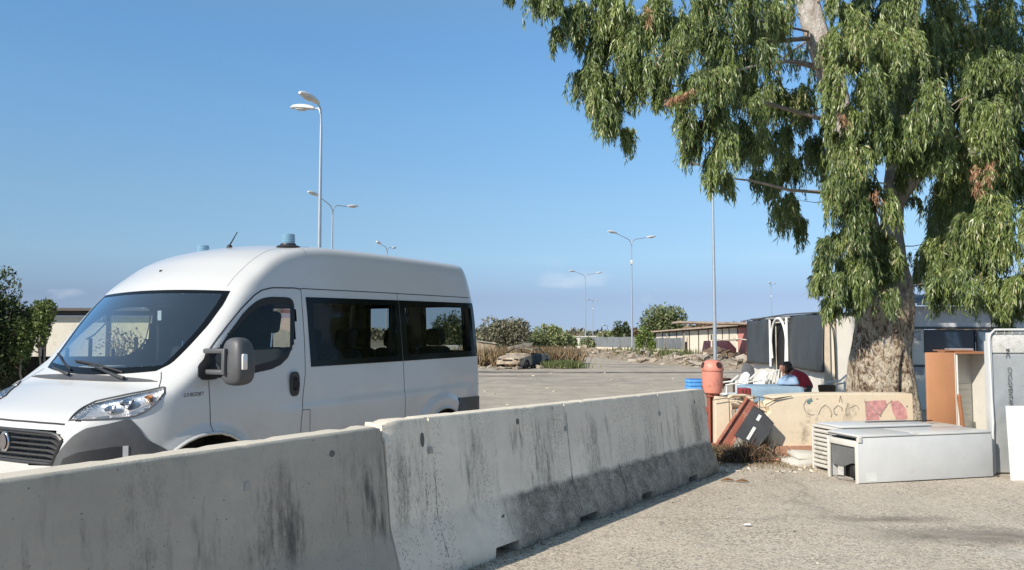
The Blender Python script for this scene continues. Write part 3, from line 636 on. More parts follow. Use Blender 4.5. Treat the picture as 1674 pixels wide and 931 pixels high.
def concrete(nm, k, blots=(), footx=0):
  t = NT(nm); v = t.coord(); g = t.n('ShaderNodeSeparateXYZ', i0=v)
  big = t.noise(v, 1.3, 6, .6); fine = t.noise(v, 90, 4, .7)
  rnd = t.n('ShaderNodeObjectInfo').outputs['Random']
  vst = t.n('ShaderNodeMapping', Vector=t.n('ShaderNodeTexCoord').outputs['Object'], Scale=(1, 1, .16)); t.t.links.new(t.n('ShaderNodeCombineXYZ', i0=t.math('MULTIPLY', rnd, 31.)).outputs[0], vst.inputs[1])
  s1 = t.noise(vst.outputs[0], 5, 7, .65); s2 = t.noise(vst.outputs[0], 22, 6, .7)
  str_ = t.math('MULTIPLY', t.ramp(s1, [(.50, 0.), (.62, 1.)]), t.ramp(s2, [(.42, 0.), (.62, 1.)]))
  zfade = t.ramp(t.n('ShaderNodeMapRange', i0=g.outputs[2], i1=0., i2=1.).outputs[0], [(.2, .0), (.45, 1.), (.78, .9), (.93, .15), (1, .5)])
  base = t.mix(t.ramp(big, [(.3, 0.), (.7, 1.)]), (.63*k, .555*k, .455*k), (.83*k, .73*k, .60*k))
  base = t.mix(t.math('MULTIPLY', t.ramp(t.noise(v, 6, 8, .8), [(.38, 0.), (.66, 1.)]), .5), base, (.56*k, .50*k, .42*k))
  base = t.mix(t.math('MULTIPLY', t.math('MULTIPLY', str_, zfade), .82), base, (.07, .068, .065))
  tot = None; pv0 = t.n('ShaderNodeMapping', Vector=v, Scale=(1, 1, .5)).outputs[0]
  wob = t.math('MULTIPLY', t.math('ADD', t.noise(t.n('ShaderNodeMapping', Vector=v, Scale=(1, 1, .6)).outputs[0], 4, 5, .7), -.5), .35)
  for cx_, rx_, wt_ in blots:
    d_ = t.math('MULTIPLY', t.math('SUBTRACT', 1., t.math('DIVIDE', t.math('ABSOLUTE', t.math('ADD', t.math('ADD', g.outputs[0], wob), -cx_)), rx_)), wt_); tot = d_ if tot is None else t.math('MAXIMUM', tot, d_)
  if tot is not None:
    vf2 = t.n('ShaderNodeMapping', Vector=v, Scale=(1, 1, .10)).outputs[0]
    sk = t.math('ADD', t.math('MULTIPLY', t.math('MAXIMUM', tot, 0.), .26), t.math('ADD', t.math('MULTIPLY', t.noise(vf2, 16, 8, .8), .75), t.math('MULTIPLY', t.noise(pv0, 62 if footx < 50 else 30, 6, .85), .60 if footx < 50 else .35)))
    zf2 = t.ramp(t.n('ShaderNodeMapRange', i0=g.outputs[2], i1=0., i2=1.).outputs[0], [(.33, .1), (.42, 1.), (.7, 1.), (.92, .0)])
    base = t.mix(t.math('MULTIPLY', t.math('MULTIPLY', t.ramp(sk, [(.80, 0.), (.98, 1.)] if footx < 50 else [(.68, 0.), (.86, 1.)]), zf2), .72), base, (.075, .07, .064))
  foot = t.ramp(t.math('ADD', g.outputs[2], t.math('MULTIPLY', t.math('ADD', t.noise(v, 6, 5, .7), -.5), .10)), [(.355, 1.), (.40, 0.)])
  wear = t.ramp(t.n('ShaderNodeMapRange', i0=t.math('ADD', g.outputs[0], t.math('MULTIPLY', t.noise(v, 5, 5, .7), .5)), i1=footx-.15, i2=footx+.2).outputs[0], [(0, .12), (1, 1.)])
  pitn = t.vor(v, 75); base = t.mix(t.math('MULTIPLY', t.math('MULTIPLY', foot, wear), .86), base, t.mix(t.ramp(t.math('ADD', t.math('MULTIPLY', t.noise(v, 48, 6, .85), .6), t.math('MULTIPLY', t.noise(v, 7, 6, .7), .4)), [(.42, 0.), (.60, 1.)]), (.04, .036, .03), (.40, .355, .295)))
  pm = t.ramp(t.noise(vst.outputs[0], 3.2, 5, .6), [(.46, 0.), (.6, 1.)])
  pv = t.n('ShaderNodeMapping', Vector=t.n('ShaderNodeTexCoord').outputs['Object'], Scale=(1, 1, .55)).outputs[0]
  pits = t.math('MULTIPLY', t.math('MULTIPLY', t.ramp(t.math('ADD', t.vor(pv, 66), t.math('MULTIPLY', t.noise(v, 40, 4, .7), .35)), [(.34, 1.), (.50, 0.)]), pm), 1. if footx < 50 else .25)
  pits2 = t.math('MULTIPLY', t.ramp(t.vor(v, 21), [(.05, 1.), (.09, 0.)]), t.ramp(t.noise(v, 2.3, 4, .6), [(.42, 0.), (.6, 1.)]))
  base = t.mix(t.math('MULTIPLY', pits, .65), base, (.08, .078, .072)); base = t.mix(t.math('MULTIPLY', pits2, .8), base, (.03, .03, .03))
  topl = t.ramp(t.math('ADD', g.outputs[2], t.math('MULTIPLY', t.noise(v, 12, 4), .015)), [(.990, 0.), (1.0, 1.)])
  base = t.mix(t.math('MULTIPLY', topl, .7), base, (.66, .60, .49))
  hh = t.math('SUBTRACT', t.math('ADD', t.math('MULTIPLY', fine, .5), t.math('MULTIPLY', t.noise(v, 14, 5, .7), .6)), t.math('ADD', t.math('MULTIPLY', pits, .8), t.math('MULTIPLY', pits2, 1.2)))
  t.set(Base_Color=base, Roughness=.9, Specular_IOR_Level=.3, Normal=t.bump(hh, .7, .006)); return t.m

CONC = concrete('barrier_concrete', 1.12, [(.12, .22, .9), (1.0, .5, .45), (1.95, .35, .7), (2.8, .45, .75), (3.45, .2, .5), (4.1, .5, .4), (5.0, .25, .7), (5.6, .35, .95)], 1.5); CONC2 = concrete('smooth_barrier_concrete', .62, [(5.2, .25, 1.), (5.62, .12, .6), (5.85, .12, .9), (4.75, .2, .35), (3.9, .12, .6), (3.0, .5, .25)], 99)
DARKC = plain('dark_hole_concrete', (.14, .13, .115), .95, bump=.3)
def barrier(loc, rot, length, notches, slots, seed, chip=(), conc=None, **kw):
    root = empty('concrete_barrier', loc, rot, **kw)
    half = [(-.250, 0), (-.255, .02), (-.257, .06), (-.255, .095), (-.245, .12)]
    half += [(-.245+.095*i/7, .12+.255*i/7) for i in range(1, 8)]+[(-.15+.07*i/14, .375+.60*i/14) for i in range(1, 15)]+[(-.0765, .992), (-.070, 1.0), (-.035, 1.001)]
    prof = half+[(-y, z) for y, z in half[::-1]]; npf = len(prof)
    ss = set(np.round(np.arange(0, length+.001, .06), 4).tolist())
    for a, b in notches: ss |= {a, a+.004, b-.004, b}
    for s0 in slots: ss |= {s0-.024, s0-.018, s0, s0+.018, s0+.024}
    ss = sorted(ss); rows = []
    for s in ss:
        nt_ = any(a < s < b for a, b in notches); row = []
        for y, z in prof:
            o = Vector((s*2.1, y*4, z*2.1+seed*9)); dn = mnoise.noise(o*1.2)*.005+mnoise.noise(o*9)*.0022
            zz = z; yy = y+dn*(1 if y > 0 else -1)
            if nt_ and z < .075: zz = .078
            for s0 in slots:
                if abs(s-s0) < .020 and z > .80 and z < .999: yy *= 1-.014/abs(y)
                elif abs(s-s0) < .006 and z > .05: yy *= 1-.010/abs(y)
            e = min(s, length-s)
            if z > .96: e2 = mnoise.noise(Vector((s*7, seed, y*3)))+.5*mnoise.noise(Vector((s*23, seed, y*9))); zz -= max(0, e2-.28)*.035; yy *= 1-max(0, e2-.25)*.16
            if e < .02: yy *= .985; zz = min(zz, .992)
            for (cs, cw_, cd) in chip:
                q = 1-abs(s-cs)/cw_
                if q > 0 and z > .90 and y < 0: zz -= cd*q*(.5+.5*mnoise.noise(Vector((s*30, z*20, 1)))); yy += cd*.6*q
            row.append(Vector((s, yy, zz)))
        rows.append(row)
    mb = MB().grid(rows); n = npf
    mb.f.append(tuple(range(n))); b = (len(rows)-1)*n; mb.f.append(tuple(range(b+n-1, b-1, -1)))
    mb.grid([[r_[0] for r_ in rows], [r_[-1] for r_ in rows]])
    mb.build('concrete_body', conc or CONC, root, 32)
    return root
def face_pt(s, z):      # a point on the near face
    y = -.15+.07*(z-.375)/.6 if z > .375 else -.245+.095*(z-.12)/.255
    n = Vector((0, -.99, .115)) if z > .375 else Vector((0, -.937, .349))
    return Vector((s, y, z)), n.normalized()
def hole(root, s, z, r_=.022, st=1.0):
    p, n = face_pt(s, z); M = n.to_track_quat('Z', 'Y').to_matrix()
    mb = MB().lathe([(r_, -.004), (r_, .0012), (r_*.7, .0018), (0, .0018)], 20, p, M)
    for i in range(len(mb.v)): q = Vector(mb.v[i]); mb.v[i] = (q.x, q.y, p.z+(q.z-p.z)*st)
    mb.build('lifting_hole', DARKC, root, 40)
def castseam(root, s, z0, z1, wd, seed):
    A = []; B = []
    for i in range(40):
        z = z0+(z1-z0)*i/39; p, n = face_pt(s+.012*mnoise.noise(Vector((z*6, seed, 0))), max(z, .121)); w_ = wd*(.35+1.1*abs(mnoise.noise(Vector((z*14, seed, 5))))); p = p+n*.0035; A.append(p-Vector((w_, 0, 0))); B.append(p+Vector((w_, 0, 0)))
    MB().grid([A, B]).build('casting_seam', plain('dark_seam_line', (.085, .078, .068), .95, var=.4, vs=30), root)  # irregular dark ribbon laid along the seam
def pocket(root, s, z):
    p, n = face_pt(s, z)
    MB().prism([(-.022, -.02), (.022, -.02), (.012, .022), (-.012, .022)], -.008, None, p+Vector((0, .003, 0))).build('slot_pocket', plain('pale_mortar', (.36, .345, .32), .9), root)
bang = math.atan2(BD.y, BD.x)
c0 = Vector((JX, JY, 0))-BN*.078
rb = barrier((c0.x+.004*BD.x, c0.y+.004*BD.y, .075), (0, R(1.25), bang), 6.0, [(1.0, 1.32), (2.29, 2.62), (3.60, 3.88), (4.94, 5.23)], [.42, 2.31, 4.45], 1, [(0, .12, .03)],
             label='pitted concrete barrier with rough dark foot, farther of the two, ending by the rusty post', cat='barrier', group='concrete road barriers')
for s, z, r_, st in ((.36, .86, .02, 2.4), (1.55, .90, .024, 1), (5.6, .86, .02, 1), (1.18, .27, .03, .8)): hole(rb, s, z, r_, st)
for s in (.44, 2.33, 4.47): pocket(rb, s, .79)
castseam(rb, 2.345, .12, .93, .006, 1); castseam(rb, 4.47, .12, .70, .004, 2); castseam(rb, .46, .12, .74, .003, 3); castseam(rb, 1.25, .12, .37, .003, 4); castseam(rb, 3.3, .12, .40, .005, 5); castseam(rb, 5.2, .12, .42, .005, 6)
BDL = Vector((math.sin(R(32.02)), math.cos(R(32.02)), 0)); bl_ang = math.atan2(BDL.y, BDL.x); BNL = Vector((BDL.y, -BDL.x, 0))
c1 = Vector((JX, JY, 0))-BNL*.078-BDL*6.0
lb = barrier((c1.x, c1.y, .053), (0, 0, bl_ang), 6.0, [(.8, 1.1), (2.1, 2.4), (3.4, 3.7), (4.7, 5.0)], [], 2, [(6.0, .05, .02)], CONC2,
             label='smooth grey concrete barrier with black streaks, nearest the camera', cat='barrier', group='concrete road barriers')
hole(lb, 5.57, .885); pocket(lb, 4.97, .80)
# ================================================================ right-hand side: broken wall, dumped fridges, bin, chairs
GZ = -.06
def G(x, y): return Vector((x, y, zg(x, y)))
CREAM = weathered('cream_concrete', (.66, .555, .41), (.26, .21, .155), .22, 2.5, .9, 0, 2.5, .5, 30)
REDC = plain('red_brown_paint_band', (.36, .20, .135), .85, var=.25, vs=4)
REBAR = plain('rebar', (.05, .042, .04), .8)
def panel_poly(pts, mb, y0, y1):
    mb.prism([(a, b) for a, b in pts], y1-y0, None, (0, y0, 0))
wa = math.atan2(.17, 2.28)
wall = empty('broken_concrete_wall', G(3.42, 11.45), (0, 0, wa), label='low cream concrete wall with pink and black graffiti and a crumbling left end', cat='wall')
def wx(px): return (px-1242)*11.5/1340
def wz(py, Y=11.5): return CAM_H-(py-548)/1340*Y+.06
jag = [(wx(1243), 0), (wx(1247), .20), (wx(1240), .33), (wx(1252), .42), (wx(1249), .50), (wx(1262), .60), (wx(1258), .68), (wx(1268), .74), (wx(1264), .80), (wx(1275), wz(646)), (wx(1340), wz(643)), (wx(1420), wz(643)), (wx(1502), wz(644)), (wx(1503), 0)]
mbw = MB(); mbw.prism(jag, .34); bm = None
o = mbw.build('wall_block', CREAM, wall, 30); bevel_mod(o, .012)
MB().prism([(wx(1262), .0), (wx(1502), .0), (wx(1502), .135), (wx(1268), .13)], .05, None, (0, -.05, 0)).build('painted_band', REDC, wall)
def chunk(mb, c, d, seed, n=10, M=None):
    r2 = random.Random(seed); bm = bmesh.new()
    for _ in range(n+6):
        bm.verts.new((r2.uniform(-1, 1)*d[0]/2, r2.uniform(-1, 1)*d[1]/2, r2.uniform(-1, 1)*d[2]/2))
    r_ = bmesh.ops.convex_hull(bm, input=bm.verts); bmesh.ops.delete(bm, geom=[v for v in bm.verts if not v.link_faces], context='VERTS')
    bm.verts.index_update(); mb.add([Vector(c)+(M@v.co if M else v.co) for v in bm.verts], [[v.index for v in f.verts] for f in bm.faces]); bm.free()
mb = MB().prism([(wx(1171), 0), (wx(1196), 0), (wx(1204), .30), (wx(1199), .60), (wx(1205), .78), (wx(1172), wz(646))], .30, None, (0, .03, 0))
o = mb.build('wall_stub', CREAM, wall); bevel_mod(o, .01)
for i, (px, py, w_, h_) in enumerate([(1212, 660, .32, .17), (1232, 652, .24, .12), (1248, 664, .22, .16), (1256, 688, .18, .16), (1240, 690, .20, .15), (1226, 676, .22, .14), (1262, 706, .14, .18), (1214, 648, .35, .07)]):
    mb = MB(); chunk(mb, (wx(px), .1+.05*(i % 3), wz(py)), (w_, .25, h_), 20+i, 12); mb.build('concrete_chunk', CREAM, wall)
for pts in ([(1166, 652), (1185, 649), (1215, 653), (1240, 647), (1262, 651), (1296, 646)], [(1192, 650), (1193, 700)], [(1242, 648), (1243, 688)], [(1206, 654), (1222, 664)], [(1252, 660), (1268, 652), (1290, 647)], [(1235, 676), (1250, 690)]):
    MB().tube([Vector((wx(a), -.03, wz(b))) for a, b in pts], .0055, 5).build('rebar_rod', REBAR, wall)
# graffiti on the wall face
def ribbon(pts, wd, name, m, parent, y=-.003, n=24):
    pts = resample([Vector((wx(1230+a/5.772), y, wz(640+b/5.772))) for a, b in pts], n); A = []; B = []
    for i, p in enumerate(pts):
        tt = (pts[min(i+1, n-1)]-pts[max(i-1, 0)]).normalized(); s_ = Vector((tt.z, 0, -tt.x))*wd*(.5+.18*mnoise.noise(p*30)); A.append(p+s_); B.append(p-s_)
    MB().grid([A, B]).build(name, m, parent)
SPR = plain('black_spray_paint', (.30, .265, .22), .8, var=.5, vs=40); SPG = plain('teal_spray_paint', (.10, .20, .20), .8, var=.4, vs=30); PINK = plain('pink_spray_paint', (.52, .26, .25), .85, var=.35, vs=14)
for pts in ([(570, 72), (520, 82), (500, 130), (520, 190), (575, 215), (600, 208)], [(640, 212), (668, 152), (710, 120), (748, 150), (772, 200), (762, 236)], [(800, 210), (788, 165), (830, 126), (872, 150), (870, 182)], [(860, 38), (845, 95)], [(860, 38), (876, 100)], [(932, 108), (905, 170), (916, 225)], [(955, 152), (985, 132), (1010, 125)], [(1015, 130), (1038, 165)],
            [(1090, 75), (1112, 112), (1116, 272)], [(1108, 98), (1175, 160), (1245, 230)], [(1245, 222), (1272, 180), (1312, 120), (1362, 84)], [(800, 212), (825, 210)]): ribbon(pts, .010, 'graffiti_stroke', SPR, wall, -.005)
ribbon([(530, 90), (585, 72)], .05, 'graffiti_stroke', SPG, wall, -.004); ribbon([(555, 80), (556, 112)], .035, 'graffiti_stroke', SPG, wall, -.0045)
for poly in ([(1092, 92), (1180, 84), (1300, 82), (1318, 135), (1262, 200), (1232, 225), (1234, 278), (1170, 282), (1104, 276)], [(1345, 95), (1420, 84), (1462, 120), (1500, 170), (1510, 258), (1450, 268), (1398, 262), (1365, 190)]):
    MB().add([Vector((wx(1230+a/5.772), -.002, wz(640+b/5.772))) for a, b in poly], [tuple(range(len(poly)))]).build('graffiti_patch', PINK, wall)
for a, b in ((632, 64), (812, 212), (1245, 228), (1505, 140)): ribbon([(a-8, b), (a+8, b)], .018, 'graffiti_stroke', SPR, wall, -.006, 4)

# litter bin on its post
CORAL = weathered('faded_coral_plastic', (.62, .235, .17), (.30, .14, .10), .35, 5, .5, 0, 1, .1)
RUST = weathered('rusty_red_paint', (.30, .085, .055), (.12, .06, .035), .55, 6, .8, 0, 3, .5)
bp = G(2.81, 11.55); binr = empty('litter_bin', bp, label='faded coral red litter bin with domed lid on a rusty post', cat='litter bin')
MB().lathe([(.09, .84), (.125, .86), (.140, .93), (.146, 1.10), (.146, 1.16), (.158, 1.165), (.160, 1.19), (.146, 1.195)], 28).build('bin_body', CORAL, binr, 40)
MB().lathe([(.152, 1.185), (.150, 1.21), (.142, 1.25), (.120, 1.285), (.085, 1.305), (.035, 1.315), (0, 1.317)], 28).build('bin_lid', CORAL, binr, 40)
for an in (R(-65), R(-170)):
    M = Matrix.Rotation(an, 3, 'Z')@Matrix.Rotation(R(74), 3, 'Y')
    MB().lathe([(.04, 0), (.046, .004), (.034, .008), (0, .004)], 16, M@Vector((0, 0, .146))+Vector((0, 0, 1.205)), M).build('bin_slot', plain('slot_black', (.05, .02, .018), .8), binr)
MB().box((.0, .0, .93), (.31, .03, .03)).build('bin_strap', RUST, binr)
pst = MB().bbox((-.06, .0, .42), (.028, .10, .88), .004).bbox((.06, .0, .42), (.028, .10, .88), .004).box((0, .035, .42), (.12, .012, .86)).bbox((0, 0, .82), (.17, .12, .04), .004).build('bin_post', RUST, binr, 30)
MB().bbox((-.10, -.02, .62), (.06, .03, .08), .008).build('post_bracket', RUST, binr); MB().bbox((.03, -.06, .15), (.14, .08, .03), .006).build('post_bracket', RUST, binr)
# leaning beam, dark panel
a = at(1168, 741, 11.25); b = at(1229, 655, 11.38); a.z = zg(a.x, a.y); dv = b-a
M = Matrix.Rotation(0, 3, 'Z'); ex = dv.normalized(); ey = Vector((0, 1, 0)); ez = ex.cross(ey).normalized(); M = Matrix((ex, ey, ez)).transposed()
RBW = weathered('weathered_red_beam', (.33, .115, .075), (.48, .33, .26), .5, 5, .85, 0, 1, .6)
beam = MB().bbox((a+b)/2, (dv.length, .035, .19), .006, M=M).build('leaning_beam', RBW, None, 30, label='weathered red channel beam leaning on the crumbling wall end', cat='beam')
for s_ in (-1, 1): MB().bbox((a+b)/2+ez*.085*s_+Vector((0, -.035, 0)), (dv.length*.99, .045, .022), .004, M=M).build('beam_flange', RBW, beam)
beam2 = MB().bbox((a+b)/2+Vector((-.03, .09, -.02)), (dv.length*.93, .05, .06), .01, M=M).build('wooden_batten', RBW, beam)
pl = [at(u, v_, 11.22-.0*v_) for u, v_ in ((1231, 664), (1243, 671), (1264, 693), (1259, 705), (1240, 731), (1222, 722), (1200, 712))]
GREYP = plain('charcoal_sheet', (.055, .057, .062), .55, var=.2)
n_ = len(pl); off = Vector((.02, .025, .01))
pn = MB().add(pl+[p+off for p in pl], [tuple(range(n_)), tuple(range(2*n_-1, n_-1, -1))]+[(i, i+n_, (i+1) % n_+n_, (i+1) % n_) for i in range(n_)]).build('discarded_panel', GREYP, None, label='dark grey sheet with two white tape strips propped against the cream wall', cat='panel')
for (u0, v0, u1, v1) in ((1243, 678, 1238, 687), (1234, 698, 1222, 718)):
    A = at(u0, v0, 11.21); B = at(u1, v1, 11.21); d = (B-A).normalized(); s_ = Vector((d.z, 0, -d.x))*.022
    MB().add([A+s_, A-s_, B-s_, B+s_], [(0, 1, 2, 3)]).build('tape_strip', plain('white_tape', (.75, .75, .72), .6), pn)

# ---------------------------------------------------------------- dumped refrigerators
WF = weathered('fridge_white', (.56, .565, .555), (.48, .46, .41), .12, 2.2, .32, 0, 1, .03, 20)
WF2 = weathered('fridge_white_old', (.58, .56, .51), (.30, .26, .21), .3, 4, .5, 0, 1, .05, 20)
DKG = plain('compressor_cover', (.13, .135, .14), .5, var=.2)
FA = empty('refrigerator', G(3.86, 9.25), (0, 0, R(14.9)), label='long white fridge lying on its back, front side plain towards the camera', cat='refrigerator', group='dumped refrigerators')
Lf, Df, Hf = 1.85, .55, .535
MB().bbox((Lf/2, .012, .258), (Lf, .024, .497), .006).build('side_panel', WF, FA, 40)
MB().bbox((Lf/2, Df-.012, .245), (Lf, .024, .47), .006).build('side_panel', WF, FA, 40)
MB().bbox((Lf/2+.15, Df/2, .255), (Lf-.32, Df-.05, .42), .01).build('cabinet', WF, FA, 40)
MB().bbox((Lf-.01, Df/2, .245), (.02, Df, .47), .006).build('end_panel', WF, FA, 40)
MB().bbox((.02, Df/2, .435), (.04, Df-.04, .07), .008).build('base_rail', WF2, FA, 40)
MB().bbox((.012, .03, .22), (.03, .04, .44), .006).build('base_rail', WF2, FA, 40)
MB().bbox((.012, Df-.03, .22), (.03, .03, .44), .006).build('base_rail', WF2, FA, 40)
ec_ = []
mb = MB().grid([[Vector((.03+.03*math.sin(3*t_)*(1 if k else 0), .045+t_*(Df-.09), zz+(-.05*t_ if k else 0)+(.02*math.sin(7*t_) if k else 0))) for t_ in lin(1, 0, 12)] for k, zz in ((0, .40), (0, .30), (1, .20))])
mb.build('compressor_cover', DKG, FA, 60)
MB().box((.24, Df/2, .2), (.02, Df-.06, .4)).build('compressor_bay', RUB, FA)
gr_ = MB()
for i in range(6): gr_.box((.07, Df-.20+.018*i, .10), (.006, .004, .12))
for i in range(6): gr_.box((.07, Df-.155, .045+.022*i), (.006, .10, .004))
gr_.build('white_grid', plain('white_plastic', (.72, .71, .68), .5), FA)
MB().lathe([(.07, 0), (.085, .03), (.085, .12), (.06, .16), (0, .17)], 20, (.15, .2, .03)).build('compressor', RUB, FA, 40)
hz = MB().tube([Vector((.02, Df-.1, .035)), Vector((-.03, .30, .02)), Vector((-.01, .2, .05)), Vector((.05, .15, .03))], .008, 6).build('hose', plain('grey_hose', (.3, .3, .3), .5), FA)
MB().bbox((.40, Df/2, .528), (.76, Df+.002, .026), .008).build('fridge_door', WF, FA, 40)
MB().bbox((.80+.52, Df/2, .528), (1.04, Df+.002, .026), .008).build('fridge_door', WF, FA, 40)
MB().bbox((.79, .03, .532), (.09, .06, .034), .006).build('hinge_cover', WF2, FA)
MB().bbox((.025, -.0, .49), (.05, .03, .06), .006).build('hinge_cover', WF2, FA)
MB().box((Lf/2, Df/2, .510), (Lf-.03, Df-.012, .012)).build('door_gasket', plain('grey_gasket', (.12, .12, .12), .7), FA)
MB().box((.17, -.0012, .075), (.14, .001, .10)).build('rating_sticker', plain('pale_sticker', (.66, .66, .61), .5), FA)
MB().box((Lf/2, .03, .003), (Lf-.06, .03, .012)).build('foot_rail', RUB, FA)
FB = empty('refrigerator', G(3.90, 9.90), (0, 0, R(13)), label='older white fridge lying behind the long plain one, louvred end to the left', cat='refrigerator', group='dumped refrigerators')
Lb, Db, Hb = 1.76, .50, .545
MB().bbox((Lb/2+.03, Db/2, Hb/2), (Lb-.06, Db, Hb-.02), .012).build('cabinet', WF2, FB, 40)
MB().bbox((Lb/2-.2, Db/2, Hb+.012), (Lb-.5, Db+.01, .03), .01).build('fridge_door', WF, FB, 40)
MB().box((Lb*.62, Db*.62, Hb+.03), (.95, .05, .008)).build('door_slot', RUB, FB)
for i in range(9):
    MB().bbox((-.004, Db/2, .055+i*.053), (.045, Db-.05, .028), .006, M=Matrix.Rotation(R(-20), 3, 'Y')).build('louvre_slat', WF2, FB)
for yy in (.012, Db-.012): MB().bbox((-.004, yy, Hb/2), (.05, .026, Hb), .006).build('end_post', WF2, FB)
MB().bbox((-.004, Db/2, Hb-.01), (.05, Db, .03), .006).build('end_rail', WF2, FB)
MB().box((.022, Db/2, Hb/2), (.01, Db-.03, Hb-.04)).build('louvre_backing', plain('louvre_backing_brown', (.20, .17, .14), .8), FB)  # brownish panel behind the slats
for i, (x, y, z, rz, l, lab) in enumerate(((3.80, 10.72, .035, .25, .50, 'pale plastic slab lying flat on the dirt, lower of two by the louvred fridge'), (3.86, 10.80, .10, .1, .42, 'pale plastic slab on top of another beside the louvred fridge'))):
    b_ = MB().bbox((0, 0, 0), (l, .36, .055), .012).bbox((0, 0, .03), (l*.86, .28, .02), .008).build('plastic_slab', WF2, None, 40, label=lab, cat='plastic slab', group='pale plastic slabs')
    b_.location = (x, y, zg(x, y)+z); b_.rotation_euler = (.06, -.05+.1*i, rz)
# brown-sided open cabinet
CB = empty('open_cabinet', G(5.52, 11.02), (0, 0, R(-3)), label='upright stripped fridge carcass with orange-brown door open beside cream ribbed interior', cat='refrigerator', group='dumped refrigerators')
BRN = plain('orange_brown_laminate', (.43, .205, .10), .5, var=.10, vs=3)
BRN2 = plain('brown_trim', (.30, .13, .06), .5)
INT = plain('cream_liner', (.70, .68, .62), .4, var=.06)
MB().bbox((.195, -.02, .72), (.39, .04, 1.42), .006, rz=R(6)).build('cabinet_door', BRN, CB, 40)
MB().box((.392, -.0, .72), (.012, .045, 1.40)).build('door_edge', WF2, CB)
cx0 = .41; cw_ = .46
MB().bbox((cx0+.012, .24, .71), (.024, .5, 1.40), .004).build('side_panel', INT, CB); MB().bbox((cx0+cw_-.012, .24, .71), (.024, .5, 1.40), .004).build('side_panel', INT, CB)
MB().bbox((cx0+cw_/2, .49, .71), (cw_, .02, 1.40), .004).build('back_panel', INT, CB)
MB().bbox((cx0+cw_/2, .23, 1.425), (cw_+.02, .52, .03), .004).build('top_panel', BRN2, CB); MB().bbox((cx0+cw_/2, .24, .02), (cw_, .5, .03), .004).build('bottom_panel', INT, CB)
for i in range(9):
    MB().bbox((cx0+cw_*.58, .47, .30+i*.085), (cw_*.62, .02, .012), .003).build('liner_rib', INT, CB)
MB().bbox((cx0+.03, -.04, .62), (.05, .05, .52), .02, M=Matrix.Rotation(R(-5), 3, 'Y')).build('brown_handle_strip', BRN2, CB)
MB().box((.44, .12, 1.455), (.42, .25, .018), .1).build('loose_board', BRN2, CB)
MB().box((.60, .3, 1.47), (.30, .2, .02), -.15).build('loose_metal_sheet', plain('thin_metal', (.5, .5, .5), .4, .6), CB)
# tall metal-backed fridge
FT = empty('tall_fridge_back', G(5.74, 9.93), label='tall grey metal fridge back with vertical CYCLOPENTANE print and white frame', cat='refrigerator', group='dumped refrigerators')
MET = weathered('galvanised_sheet', (.42, .44, .445), (.30, .31, .31), .35, 2.5, .42, .35, 1, .12, 6)
FOAM = weathered('grey_foam', (.52, .52, .50), (.34, .33, .31), .5, 14, .95, 0, 1, .7)
MB().bbox((.47, .07, .80), (.90, .08, 1.58), .01).build('cabinet', WF, FT, 40)
# dented sheet
rows = []
for zz in lin(.02, 1.42, 40):
    row = []
    for xx in lin(.05, .93, 28):
        d_ = .010*mnoise.noise(Vector((xx*4, zz*4, 3)))+.006*mnoise.noise(Vector((xx*11, zz*9, 5)))
        row.append(Vector((xx, .012+d_, zz)))
    rows.append(row)
MB().grid(rows).build('metal_back', MET, FT, 60)
MB().bbox((.49, .02, 1.365), (.86, .018, .016), .006).build('crease_bar', MET, FT)
MB().bbox((.49, .03, 1.555), (.87, .06, .225), .02).build('foam_strip', FOAM, FT, 40)
MB().tube([Vector((.022, -.02, 0)), Vector((.018, -.025, .5)), Vector((.030, -.02, .62)), Vector((.022, -.02, .9)), Vector((.012, -.02, 1.60)), Vector((.03, -.02, 1.67)), Vector((.09, -.01, 1.725)), Vector((.95, -.01, 1.73))], .014, 8).build('frame_rail', WF, FT, 60)
MB().bbox((.03, .02, .85), (.03, .08, 1.68), .006).build('frame_side', WF, FT, 40)
MB().tube([Vector((.08, .0, 1.685)), Vector((.95, .0, 1.685))], .006, 6).build('top_wire', plain('wire_grey', (.4, .4, .38), .5), FT)
for i in range(9): MB().tube([Vector((.12+i*.095, 0, 1.66)), Vector((.12+i*.095, 0, 1.735))], .005, 5).build('top_wire', plain('wire_grey', (.4, .4, .38), .5), FT)
MB().box((.925, .07, .8), (.02, .14, 1.6)).build('side_panel', WF, FT)
INK = plain('black_ink', (.03, .03, .03), .6)
Mv = Matrix.Rotation(R(-90), 3, 'Y')@Matrix(((1, 0, 0), (0, 0, -1), (0, 1, 0)))
Mv = Matrix(((0, 1, 0), (0, 0, -1), (-1, 0, 0)))
text('CYCLOPENTANE', .067, (.255, -.008, 1.275), Mv, INK, FT, 'lettering', align='LEFT')
text('INC', .067, (.240, -.008, 1.50), Mv, INK, FT, 'lettering', align='LEFT')
wp = MB().bbox((0, 0, .425), (.80, .022, .85), .005).build('discarded_panel', weathered('panel_white', (.66, .66, .64), (.52, .50, .45), .12, 3, .4, 0, 1, .03), None, 40, label='plain white panel standing in front of the tall grey fridge', cat='panel')
wp.location = G(6.12, 9.52)+Vector((0, 0, -.006)); wp.rotation_euler = (R(-3), 0, R(0))

